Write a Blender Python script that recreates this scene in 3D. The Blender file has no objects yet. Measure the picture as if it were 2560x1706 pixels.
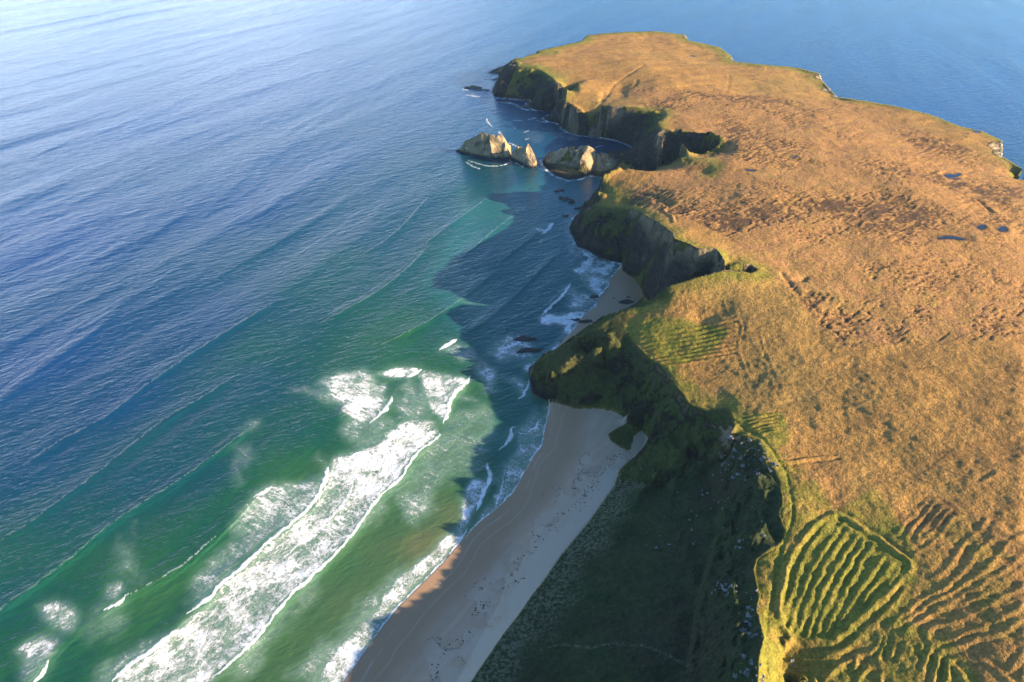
import bpy, math, random
import numpy as np

# ------------------------------------------------------------------ camera, sky, sun, exposure
CAM_H, PITCH, FPX = 340.0, 35.0, 1707.0
SUN_AZ, SUN_EL = 17.0, 18.0          # light travels to -x, turned SUN_AZ towards +y
scene = bpy.context.scene
cam = bpy.data.cameras.new("camera")
cam.sensor_width = 36.0
cam.lens = FPX / 2560 * 36.0
cam.clip_start, cam.clip_end = 1.0, 200000.0
cam_ob = bpy.data.objects.new("camera", cam)
scene.collection.objects.link(cam_ob)
cam_ob.location = (0, 0, CAM_H)
cam_ob.rotation_euler = (math.radians(90 - PITCH), 0, 0)
scene.camera = cam_ob

world = bpy.data.worlds.new("World")
scene.world = world
world.use_nodes = True
wn, wl = world.node_tree.nodes, world.node_tree.links
bg = wn["Background"]
sky = wn.new("ShaderNodeTexSky")
sky.sky_type = 'NISHITA'
sky.sun_disc = False
sky.sun_elevation = math.radians(SUN_EL)
sx, sy = math.cos(math.radians(SUN_AZ)), -math.sin(math.radians(SUN_AZ))   # towards the sun
sky.sun_rotation = math.atan2(sx, sy)
sky.air_density, sky.dust_density, sky.ozone_density = 1.0, 0.6, 1.5
sky.altitude = 300
# added bank of bright cloud, unseen, low at left, to whiten the sea's reflection
tc = wn.new("ShaderNodeTexCoord")
dot = wn.new("ShaderNodeVectorMath"); dot.operation = 'DOT_PRODUCT'
dot.inputs[1].default_value = (-0.62, 0.78, 0.10)
wl.new(tc.outputs["Generated"], dot.inputs[0])
ramp = wn.new("ShaderNodeMapRange"); ramp.interpolation_type = 'SMOOTHSTEP'
ramp.inputs["From Min"].default_value = 0.72; ramp.inputs["From Max"].default_value = 1.0
wl.new(dot.outputs["Value"], ramp.inputs["Value"])
sep = wn.new("ShaderNodeSeparateXYZ"); wl.new(tc.outputs["Generated"], sep.inputs[0])
el = wn.new("ShaderNodeMapRange"); el.interpolation_type = 'SMOOTHSTEP'
el.inputs["From Min"].default_value = 0.27; el.inputs["From Max"].default_value = 0.06
wl.new(sep.outputs["Z"], el.inputs["Value"])
cn = wn.new("ShaderNodeTexNoise"); cn.inputs["Scale"].default_value = 5.0; cn.inputs["Detail"].default_value = 6
mp = wn.new("ShaderNodeMapping"); mp.inputs["Scale"].default_value = (1, 1, 3)
wl.new(tc.outputs["Generated"], mp.inputs[0]); wl.new(mp.outputs[0], cn.inputs["Vector"])
cr = wn.new("ShaderNodeMapRange"); cr.inputs["From Min"].default_value = -0.1; cr.inputs["From Max"].default_value = 0.6
wl.new(cn.outputs["Fac"], cr.inputs["Value"])
m1 = wn.new("ShaderNodeMath"); m1.operation = 'MULTIPLY'; wl.new(ramp.outputs[0], m1.inputs[0]); wl.new(el.outputs[0], m1.inputs[1])
m2 = wn.new("ShaderNodeMath"); m2.operation = 'MULTIPLY'; wl.new(m1.outputs[0], m2.inputs[0]); wl.new(cr.outputs[0], m2.inputs[1])
mixs = wn.new("ShaderNodeMix"); mixs.data_type = 'RGBA'
hsv = wn.new("ShaderNodeHueSaturation"); hsv.inputs["Saturation"].default_value = 1.3
wl.new(sky.outputs[0], hsv.inputs["Color"])
tint = wn.new("ShaderNodeMix"); tint.data_type = 'RGBA'; tint.blend_type = 'MULTIPLY'; tint.inputs[0].default_value = 1
wl.new(hsv.outputs[0], tint.inputs[6])
lowz = wn.new("ShaderNodeMapRange"); lowz.interpolation_type = 'SMOOTHSTEP'
lowz.inputs["From Min"].default_value = 0.60; lowz.inputs["From Max"].default_value = 0.10
wl.new(sep.outputs["Z"], lowz.inputs["Value"])
tcol = wn.new("ShaderNodeMix"); tcol.data_type = 'RGBA'
tcol.inputs[6].default_value = (1.18, 0.98, 0.90, 1); tcol.inputs[7].default_value = (0.60, 0.92, 1.34, 1)
wl.new(lowz.outputs[0], tcol.inputs[0]); wl.new(tcol.outputs[2], tint.inputs[7])
wl.new(m2.outputs[0], mixs.inputs[0]); wl.new(tint.outputs[2], mixs.inputs[6])
mixs.inputs[7].default_value = (14.0, 15.6, 18.0, 1)
wl.new(mixs.outputs[2], bg.inputs[0])
bg.inputs[1].default_value = 0.092

sun = bpy.data.lights.new("sun", 'SUN')
sun.energy = 5.0
sun.angle = math.radians(0.5)
sun.color = (1.0, 0.80, 0.53)
sun_ob = bpy.data.objects.new("sun", sun)
scene.collection.objects.link(sun_ob)
from mathutils import Vector
ce = math.cos(math.radians(SUN_EL))
sun_ob.rotation_euler = Vector((sx * ce, sy * ce, math.sin(math.radians(SUN_EL)))).to_track_quat('Z', 'Y').to_euler()
sun_ob.location = (2000, -400, 700)

vs = scene.view_settings
vs.view_transform = 'Standard'
try:
    vs.look = 'None'
except Exception:
    pass
vs.exposure = 1.8
vs.gamma = 1.0
scene.cycles.max_bounces = 6
scene.cycles.diffuse_bounces = 3
scene.cycles.glossy_bounces = 3
scene.cycles.volume_bounces = 0
scene.cycles.use_denoising = True

# ------------------------------------------------------------------ helpers
CP, SP = math.cos(math.radians(PITCH)), math.sin(math.radians(PITCH))

def ground(u, v, z=0.0):
    """surveyed point (photo pixel, height) -> world position"""
    a = (u - 1280) / FPX; b = (853 - v) / FPX
    d1 = CP + b * SP; d2 = -SP + b * CP
    t = (z - CAM_H) / d2
    return (a * t, d1 * t, z)

SHEET = {'p': (0, 0, 1), 'm': (0, 0, 2560 / 2353), '1': (1100, 0, .34), '2': (1760, 0, .34), '3': (1300, 400, .34), '4': (1200, 750, .34),
         '5': (1760, 1173, .34), '6': (960, 1173, .34), '7': (0, 1173, .34), '8': (600, 800, .34), 'c': (900, 350, .34),
         'k': (1500, 1000, .2551), 's': (1100, 280, .1703), 'n': (0, 700, .5102)}

def G(sheet, pts, z=None):
    """list of (x, y[, z]) read on a survey sheet -> array of world points"""
    ox, oy, s = SHEET[sheet]
    out = []
    for p in pts:
        zz = z if z is not None else p[2]
        out.append(ground(ox + p[0] * s, oy + p[1] * s, zz))
    return np.array(out, float)

def cat(*a):
    return np.concatenate(a, 0)

def offset(line, d, z=None):
    """parallel line, d metres to the left of its course"""
    t = np.gradient(line[:, :2], axis=0)
    t /= np.linalg.norm(t, axis=1)[:, None] + 1e-9
    o = line.copy()
    o[:, 0] -= t[:, 1] * d; o[:, 1] += t[:, 0] * d
    if z is not None:
        o[:, 2] = z
    return o

_rs = np.random.RandomState(7)
_perm = _rs.permutation(65536).astype(np.int64)
_ang = _rs.rand(65536) * 2 * np.pi
_gx, _gy = np.cos(_ang).astype(np.float32), np.sin(_ang).astype(np.float32)

def perlin(x, y, seed=0):
    xi = np.floor(x).astype(np.int64); yi = np.floor(y).astype(np.int64)
    xf = (x - xi).astype(np.float32); yf = (y - yi).astype(np.float32)
    def g(dx, dy):
        h = _perm[(_perm[(xi + dx + seed * 131) & 65535] + (yi + dy) * 17 + seed) & 65535]
        return _gx[h] * (xf - dx) + _gy[h] * (yf - dy)
    u = xf * xf * xf * (xf * (xf * 6 - 15) + 10); v = yf * yf * yf * (yf * (yf * 6 - 15) + 10)
    a = g(0, 0) * (1 - u) + g(1, 0) * u
    b = g(0, 1) * (1 - u) + g(1, 1) * u
    return (a * (1 - v) + b * v) * 1.5

def fbm(x, y, scale, octaves=4, seed=0, gain=0.5):
    s = 0; a = 1.0; f = 1.0 / scale; n = 0
    for o in range(octaves):
        s = s + a * perlin(x * f + o * 17.3, y * f - o * 9.1, seed + o)
        n += a; a *= gain; f *= 2.03
    return s / n

def ridged(x, y, scale, octaves=4, seed=0):
    s = 0; a = 1.0; f = 1.0 / scale; n = 0
    for o in range(octaves):
        s = s + a * (1 - 2 * np.abs(perlin(x * f + o * 5.7, y * f + o * 3.1, seed + o)))
        n += a; a *= 0.5; f *= 2.1
    return s / n

def sstep(a, b, x):
    t = np.clip((x - a) / (b - a), 0, 1)
    return t * t * (3 - 2 * t)

def inside(poly, X, Y):
    """point in polygon, for arrays"""
    px, py = poly[:, 0], poly[:, 1]
    m = (X >= px.min()) & (X <= px.max()) & (Y >= py.min()) & (Y <= py.max())
    res = np.zeros(X.shape, bool)
    x, y = X[m], Y[m]
    r = np.zeros(x.shape, bool)
    n = len(px)
    for i in range(n):
        x1, y1, x2, y2 = px[i], py[i], px[(i + 1) % n], py[(i + 1) % n]
        if y1 == y2:
            continue
        c = ((y1 > y) != (y2 > y)) & (x < (x2 - x1) * (y - y1) / (y2 - y1) + x1)
        r ^= c
    res[m] = r
    return res

def dist_line(line, X, Y, reach, closed=False):
    """(distance, side sign) to a polyline, computed within reach; elsewhere = reach"""
    if closed:
        line = np.concatenate([line, line[:1]], 0)
    D = np.full(X.shape, float(reach)); S = np.zeros(X.shape); T = np.zeros(X.shape)
    L0 = 0.0
    for i in range(len(line) - 1):
        x1, y1 = line[i, :2]; x2, y2 = line[i + 1, :2]
        L = math.hypot(x2 - x1, y2 - y1)
        if L < 1e-6:
            continue
        m = (X > min(x1, x2) - reach) & (X < max(x1, x2) + reach) & (Y > min(y1, y2) - reach) & (Y < max(y1, y2) + reach)
        if m.any():
            x, y = X[m], Y[m]
            t = np.clip(((x - x1) * (x2 - x1) + (y - y1) * (y2 - y1)) / (L * L), 0, 1)
            d = np.hypot(x - x1 - t * (x2 - x1), y - y1 - t * (y2 - y1))
            s = (x2 - x1) * (y - y1) - (y2 - y1) * (x - x1)
            old = D[m]; better = d < old
            old[better] = d[better]; D[m] = old
            so = S[m]; so[better] = np.sign(s[better]); S[m] = so
            to = T[m]; to[better] = L0 + t[better] * L; T[m] = to
        L0 += L
    return D, S, T, L0

def smooth_line(line, n=3):
    """Chaikin corner cutting, ends kept"""
    for _ in range(n):
        q = 0.75 * line[:-1] + 0.25 * line[1:]; r = 0.25 * line[:-1] + 0.75 * line[1:]
        mid = np.empty((2 * len(q), line.shape[1])); mid[0::2] = q; mid[1::2] = r
        line = np.concatenate([line[:1], mid, line[-1:]], 0)
    return line

# ------------------------------------------------------------------ survey of the coast (left side, from near to far)
W_beach = G('6', [(-700, 2150), (-400, 1700), (0, 1145), (120, 1000), (300, 820), (430, 690), (560, 540), (610, 480), (700, 390), (790, 320), (850, 265), (900, 225),
                  (960, 160), (1000, 80), (1040, 0)], 0)
W_beach2 = G('8', [(2110, 1090), (2160, 1000), (2225, 920), (2240, 800), (2268, 700), (2272, 600)], 0)
W_cape1 = G('4', [(440, 720), (385, 690), (370, 610), (358, 520), (362, 495)], 0)
# far side of the first cape, hidden behind its crest
crest1 = cat(G('4', [(366, 500, 11), (420, 465, 14), (480, 430, 17), (600, 350, 22), (730, 280, 29), (830, 230, 34), (900, 180, 39), (1000, 120, 43), (1100, 62, 46), (1210, 60, 49)]),
             G('3', [(940, 1095, 50), (1035, 1040, 54), (1010, 985, 57), (1100, 930, 63), (1300, 870, 69), (1490, 815, 73), (1600, 815, 73), (1700, 838, 72), (1750, 815, 72)]))
W_hid1 = G('4', [(400, 470), (440, 445)], 0)
B_hid1 = G('p', [(1372, 895, .6), (1402, 868, 1), (1440, 848, 1.2), (1485, 838, 1.3), (1515, 818, 1.3), (1560, 800, 1.4), (1590, 785, 1.4), (1605, 768, 1.4)])
B_b2 = G('3', [(900, 1050, 1.3), (905, 960, 1.3), (850, 875, 1.3), (790, 840, 1.2), (755, 812, .8)])
W_b2 = G('3', [(745, 757), (640, 740), (560, 710), (510, 670), (420, 640), (400, 590), (370, 540), (360, 500), (385, 450), (400, 425)], 0)
W_b2front = G('3', [(200, 1450), (270, 1385), (330, 1310), (400, 1240), (460, 1150), (575, 1060), (560, 1030), (650, 940), (655, 875), (700, 840), (740, 790), (745, 757)], 0)
W_small = G('3', [(430, 395), (470, 372), (500, 352), (520, 335), (545, 322), (560, 300), (575, 270), (592, 230)], 0)
W_cape3 = G('p', [(1507, 472), (1518, 462), (1545, 460), (1600, 464), (1660, 466), (1720, 462), (1745, 450), (1700, 447), (1600, 444), (1522, 442)], 0)
W_arm = G('1', [(1200, 1305), (1100, 1290), (1030, 1315), (940, 1325), (860, 1300), (800, 1260), (760, 1220), (748, 1180)], 0)
W_armback = G('p', [(1359, 402), (1372, 396), (1395, 394), (1425, 391), (1455, 389), (1480, 388), (1500, 391), (1530, 391), (1552, 389), (1576, 386)], 0)
W_coveC = G('1', [(1435, 1110), (1400, 1070), (1300, 1030), (1200, 1012), (1100, 1002), (1020, 995), (950, 975), (900, 940), (870, 910), (790, 890), (765, 868), (800, 850), (900, 838),
                  (915, 822), (820, 815), (700, 810), (650, 780), (640, 760), (700, 740), (600, 735), (500, 722), (400, 712), (385, 670), (400, 635), (430, 570), (425, 548), (350, 540),
                  (395, 512), (470, 487), (560, 445), (610, 440), (660, 425), (720, 400)], 0)
sil_far = G('p', [(1341, 128, 40), (1392, 117, 42), (1454, 103, 42), (1467, 89, 42), (1508, 84, 44), (1576, 80, 46), (1637, 78, 46), (1712, 87, 46), (1722, 102, 46), (1763, 110, 46), (1800, 119, 46), (1828, 141, 46),
                  (1834, 154, 46), (1900, 161, 48), (1998, 170, 48), (2050, 184, 48), (2054, 200, 44), (2094, 243, 46), (2127, 247, 52), (2236, 265, 52), (2324, 286, 54), (2399, 316, 54), (2460, 330, 55), (2505, 352, 54),
                  (2507, 372, 52), (2504, 390, 50), (2545, 415, 50), (2575, 437, 50)])
sil_far = cat(sil_far, np.array([[780, 800, 55], [860, 700, 60], [960, 560, 60], [1150, 350, 60], [1300, 100, 60], [1500, -300, 60.]]))
W_far = offset(sil_far, 9, 0)
W_close = np.array([[1700, -500, 0], [-700, -500, 0], [-330, -40, 0.]])

WATER = cat(W_beach, W_beach2, W_cape1, W_hid1, W_b2front[:-1], W_b2, W_small, W_cape3, W_arm, W_armback, W_coveC, W_far, W_close)

# brow of the cliffs (plateau edge), near to far
T_near = cat(G('5', [(380, 2100, 60), (395, 1568, 60), (400, 1400, 61), (440, 1250, 57), (385, 1040, 53), (410, 940, 52), (365, 760, 51), (385, 670, 52), (430, 640, 53), (540, 580, 55), (600, 480, 56), (550, 340, 57),
                     (580, 270, 58), (565, 150, 58)]),
             G('k', [(1770, 870, 58), (1760, 790, 58), (1720, 680, 59), (1620, 620, 59), (1640, 560, 59), (1600, 480, 59), (1560, 390, 58), (1450, 405, 56), (1330, 430, 54), (1260, 350, 53), (1330, 250, 53), (1280, 100, 51),
                     (1250, 70, 50), (1000, 85, 46), (870, 40, 44)]),
             G('4', [(1500, 690, 45), (1440, 630, 44), (1330, 500, 43), (1220, 400, 42), (1110, 285, 40), (1060, 190, 42)]))
T_cape2 = G('3', [(1760, 805, 72), (1680, 775, 73), (1520, 770, 75), (1440, 655, 79), (1310, 655, 79), (1240, 618, 77), (1130, 580, 74), (1120, 540, 71), (1020, 470, 66), (900, 400, 54), (800, 360, 44), (700, 345, 38), (590, 335, 32),
                  (520, 352, 24), (470, 385, 14)])
def between(a, b, z, f=.5):
    a, b = G('p', [a])[0], G('p', [b])[0]
    m = a * (1 - f) + b * f; m[2] = z
    return m
arm_spur = G('s', [(2180, 535, 28), (2100, 640, 21), (2050, 760, 13), (2010, 860, 4)])
arm_dip = G('s', [(2080, 575, 20), (1975, 690, 9), (1900, 800, 4), (1880, 880, 1.5)])
arm_spur2 = G('1', [(1310, 1110, 17), (1265, 1160, 11), (1225, 1205, 6), (1200, 1260, 3)])
arm_dip2 = G('1', [(1200, 1146, 14), (1160, 1200, 6), (1120, 1260, 2)])
cleft = np.array([B_b2[1] * [1, 1, 0] + [0, 0, 1.5], between((1684, 597, 77), (1674, 716, 60), 7), between((1742, 623, 77), (1742, 696, 69), 15), between((1790, 621, 79), (1807, 677, 73), 28), between((1817, 662, 75), (1844, 677, 73), 44), between((1871, 664, 73), (1895, 677, 72), 60)])
T_cape3 = G('p', [(1501, 470, 32), (1502, 460, 38), (1508, 449, 41), (1531, 437, 45), (1555, 428, 47), (1640, 432, 50), (1700, 434, 52), (1776, 438, 54)])
T_cape3s = G('3', [(600, 215, 34), (650, 228, 37), (695, 235, 39), (715, 280, 38), (765, 322, 39), (850, 350, 48)])
T_coveB = G('1', [(1990, 1282, 57), (2010, 1220, 59), (1980, 1160, 60), (1850, 1170, 58), (1820, 1110, 57), (1770, 1040, 56), (1680, 1030, 54), (1610, 1000, 52)])
T_arm = G('1', [(760, 1170, 4), (790, 1140, 9), (850, 1122, 14), (940, 1098, 21), (1020, 1080, 26), (1050, 1090, 26), (1095, 1090, 28), (1170, 1140, 20), (1200, 1146, 16), (1250, 1138, 14), (1310, 1110, 17), (1345, 1130, 14), (1400, 1130, 16),
                (1450, 1112, 22), (1500, 1085, 30), (1560, 1045, 40), (1610, 1002, 51)])
T_coveC = G('1', [(1600, 985, 52), (1640, 960, 52), (1610, 900, 52), (1660, 860, 52), (1650, 800, 50), (1600, 790, 49), (1400, 790, 47), (1200, 780, 46), (1040, 785, 44), (910, 792, 34)])
T_spur = G('1', [(1040, 785, 44), (1000, 800, 38), (930, 835, 24), (870, 860, 14), (800, 872, 6)])
T_far = G('1', [(910, 790, 30), (935, 665, 44), (860, 612, 44), (830, 560, 44), (760, 520, 44), (700, 495, 43), (600, 490, 41), (510, 472, 38), (540, 445, 38), (600, 430, 38), (660, 402, 38), (720, 392, 38), (800, 380, 40)])
T_spur2 = G('1', [(860, 612, 44), (800, 660, 32), (740, 730, 18), (680, 790, 6)])
T_spur3 = G('1', [(510, 472, 38), (490, 540, 28), (450, 610, 18), (410, 690, 5)])
T_far = cat(T_far)

B_land = cat(G('6', [(300, 2100), (650, 1550), (780, 1360), (870, 1230), (980, 1090), (1090, 930), (1200, 790), (1300, 640), (1400, 520), (1500, 400), (1600, 260), (1700, 120)], 4),
             G('4', [(1000, 1340), (1030, 1250), (1080, 1200), (1200, 1110), (1240, 1020), (1190, 960), (1130, 1000), (1100, 1110), (1030, 1080), (960, 1030), (945, 990), (1000, 950), (1100, 910), (1050, 860), (980, 825), (870, 800), (700, 800),
                     (620, 772), (520, 745), (500, 738)], 3.5))
mid1 = G('p', [(1330, 1800, 9), (1400, 1706, 10), (1480, 1500, 12), (1550, 1350, 14), (1610, 1240, 15), (1650, 1180, 14)])
mid2 = G('p', [(1700, 1800, 24), (1715, 1706, 26), (1745, 1500, 27), (1790, 1350, 29), (1800, 1260, 28), (1770, 1180, 27), (1700, 1100, 25), (1620, 1010, 22), (1540, 930, 20), (1450, 880, 18)])
rib1 = G('4', [(1060, 860, 8), (1160, 800, 16), (1250, 760, 23), (1340, 660, 32)])
rib2 = G('k', [(230, 700, 7), (420, 640, 14), (700, 560, 22), (900, 470, 30), (1150, 420, 38), (1300, 440, 47)])
rib0 = G('4', [(560, 700, 12), (640, 560, 20), (720, 420, 26), (760, 330, 29)])
shoulder = G('4', [(430, 560, 10), (530, 560, 16), (620, 500, 21), (700, 410, 27), (800, 390, 30), (960, 340, 36), (1050, 250, 40)])
gul = G('k', [(220, 810, 5), (500, 850, 8), (680, 860, 12), (850, 740, 20), (1100, 640, 32), (1300, 600, 38)])
inter = [G('p', [(2000, 1250, 59), (2050, 1100, 59), (1980, 1000, 56)]), G('p', [(2560, 1690, 68), (2550, 1300, 72), (2550, 900, 75)]), G('p', [(2300, 1200, 66), (2300, 900, 70), (2250, 650, 72)]),
         G('p', [(2250, 450, 66), (2100, 330, 58), (1900, 250, 53)]), G('p', [(1950, 560, 71), (1850, 480, 66)]), G('p', [(1750, 800, 53), (1850, 770, 63), (2000, 780, 68)]), G('p', [(1650, 850, 45), (1760, 940, 48.5), (1900, 960, 53.5)]),
         G('p', [(1700, 220, 52), (1600, 150, 52), (1480, 140, 48)]), G('p', [(1560, 205, 44), (1548, 228, 37), (1555, 245, 40)]), G('p', [(1640, 200, 52), (1640, 235, 50)]), G('p', [(1470, 200, 46), (1450, 225, 44)]),
         G('p', [(2350, 480, 64), (2450, 600, 72), (2530, 560, 68)]), G('p', [(1680, 480, 56), (1800, 500, 62)]), G('p', [(1700, 330, 54), (1850, 350, 61), (1830, 420, 63)]),
         np.array([[600, 100, 85], [900, 100, 95], [1100, 0, 95.]]), np.array([[500, -100, 72], [300, -300, 65.]]), np.array([[200, -200, 56], [160, -60, 56], [140, 60, 56.]])]
hollow = [G('5', [(560, 1500, 48), (560, 1400, 47), (640, 1290, 48), (680, 1300, 49)]), G('5', [(620, 1568, 44), (600, 1700, 40)])]

LINES = [WATER[:-3], T_near, crest1, T_cape2, T_cape3, T_cape3s, T_coveB, T_arm, T_coveC, T_spur, T_far, T_spur2, T_spur3, sil_far, B_land, mid1, mid2, rib1, rib2, gul, shoulder, arm_spur, arm_dip, arm_spur2, arm_dip2, B_hid1, B_b2, cleft] + inter + hollow
OFF = [np.array([[-60, 120, -9], [-30, 250, -9], [-20, 420, -9], [-60, 560, -9], [-40, 800, -9], [-150, 1200, -9], [-150, 2000, -9], [600, 2200, -9], [900, 1500, -9.]])]

# ------------------------------------------------------------------ height solver on a polar grid about the viewpoint's foot
def raster(lines, th0, lr0, dth, dlr, ni, nj):
    V = np.zeros((ni, nj)); N = np.zeros((ni, nj))
    for L in lines:
        for a, b in zip(L[:-1], L[1:]):
            ta, tb = math.atan2(a[0], a[1]), math.atan2(b[0], b[1])
            ra, rb = math.log(math.hypot(a[0], a[1]) + 1e-6), math.log(math.hypot(b[0], b[1]) + 1e-6)
            if abs(ta - tb) > 2.5:
                continue
            n = int(max(abs(ta - tb) / dth, abs(ra - rb) / dlr) * 1.6) + 2
            t = np.linspace(0, 1, n)
            x = a[0] + (b[0] - a[0]) * t; y = a[1] + (b[1] - a[1]) * t; z = a[2] + (b[2] - a[2]) * t
            j = np.round((np.arctan2(x, y) - th0) / dth).astype(int); i = np.round((np.log(np.hypot(x, y)) - lr0) / dlr).astype(int)
            k = (i >= 0) & (i < ni) & (j >= 0) & (j < nj)
            np.add.at(V, (i[k], j[k]), z[k]); np.add.at(N, (i[k], j[k]), 1)
    M = N > 0
    V[M] /= N[M]
    return V, M

def solve(lines, th0, th1, r0, r1, dth, dlr, levels=5, its=160):
    lr0, lr1 = math.log(r0), math.log(r1)
    Z = None
    for lev in range(levels, -1, -1):
        s = 2 ** lev
        ni = int((lr1 - lr0) / (dlr * s)) + 1; nj = int((th1 - th0) / (dth * s)) + 1
        V, M = raster(lines, th0, lr0, dth * s, dlr * s, ni, nj)
        if Z is None:
            Z = np.full((ni, nj), V[M].mean())
        else:
            i = np.clip(np.arange(ni) / 2, 0, Z.shape[0] - 1.001); j = np.clip(np.arange(nj) / 2, 0, Z.shape[1] - 1.001)
            i0 = i.astype(int); j0 = j.astype(int); fi = (i - i0)[:, None]; fj = (j - j0)[None]
            A = Z[i0][:, j0]; B = Z[i0 + 1][:, j0]; C_ = Z[i0][:, j0 + 1]; D_ = Z[i0 + 1][:, j0 + 1]
            Z = (A * (1 - fi) + B * fi) * (1 - fj) + (C_ * (1 - fi) + D_ * fi) * fj
        n = its * (6 if lev == levels else 1) if lev > 0 else its // 3
        for _ in range(n):
            Z[M] = V[M]
            P = np.pad(Z, 1, mode='edge')
            Z = 0.25 * (P[:-2, 1:-1] + P[2:, 1:-1] + P[1:-1, :-2] + P[1:-1, 2:])
        Z[M] = V[M]
    ni, nj = Z.shape
    th = th0 + np.arange(nj) * dth; r = np.exp(lr0 + np.arange(ni) * dlr)
    R, TH = np.meshgrid(r, th, indexing='ij')
    return R * np.sin(TH), R * np.cos(TH), Z

def slope_of(X, Y, Z):
    Zi, Zj = np.gradient(Z)
    Xi, Xj = np.gradient(X); Yi, Yj = np.gradient(Y)
    det = Xi * Yj - Xj * Yi
    gx = (Zi * Yj - Zj * Yi) / det; gy = (-Zi * Xj + Zj * Xi) / det
    return gx, gy

def blur(A, n):
    for _ in range(n):
        P = np.pad(A, 1, mode='edge')
        A = 0.25 * A + 0.125 * (P[:-2, 1:-1] + P[2:, 1:-1] + P[1:-1, :-2] + P[1:-1, 2:]) + 0.0625 * (P[:-2, :-2] + P[2:, 2:] + P[:-2, 2:] + P[2:, :-2])
    return A

# ------------------------------------------------------------------ mesh from grid
def grid_mesh(name, X, Y, Z, mask, mat, attrs, smooth=True):
    """mask: which cells (ni-1, nj-1) become faces"""
    ni, nj = X.shape
    ci, cj = np.nonzero(mask)
    a = ci * nj + cj
    quads = np.stack([a, a + 1, a + nj + 1, a + nj], 1)
    used = np.unique(quads)
    remap = np.full(ni * nj, -1, np.int64); remap[used] = np.arange(len(used))
    quads = remap[quads]
    co = np.stack([X.ravel()[used], Y.ravel()[used], Z.ravel()[used]], 1).astype(np.float32)
    me = bpy.data.meshes.new(name)
    me.vertices.add(len(co)); me.vertices.foreach_set("co", co.ravel())
    nf = len(quads)
    me.loops.add(nf * 4); me.loops.foreach_set("vertex_index", quads.ravel().astype(np.int32))
    me.polygons.add(nf); me.polygons.foreach_set("loop_start", (np.arange(nf) * 4).astype(np.int32))
    me.polygons.foreach_set("use_smooth", np.full(nf, smooth, bool))
    me.update(calc_edges=True)
    for k, arr in attrs.items():
        at = me.attributes.new(k, 'FLOAT_COLOR', 'POINT')
        d = np.stack([c.ravel()[used] if not np.isscalar(c) else np.full(len(used), c) for c in arr], 1).astype(np.float32)
        at.data.foreach_set("color", d.ravel())
    me.materials.append(mat)
    ob = bpy.data.objects.new(name, me)
    scene.collection.objects.link(ob)
    return ob

def raw_mesh(name, verts, faces, mat, smooth=True):
    me = bpy.data.meshes.new(name)
    me.from_pydata([tuple(v) for v in verts], [], faces)
    me.polygons.foreach_set("use_smooth", [smooth] * len(faces))
    me.materials.append(mat)
    me.update()
    ob = bpy.data.objects.new(name, me)
    scene.collection.objects.link(ob)
    return ob

def tag(o, label=None, category=None, group=None, kind=None):
    if label: o["label"] = label
    if category: o["category"] = category
    if group: o["group"] = group
    if kind: o["kind"] = kind
    return o

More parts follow.
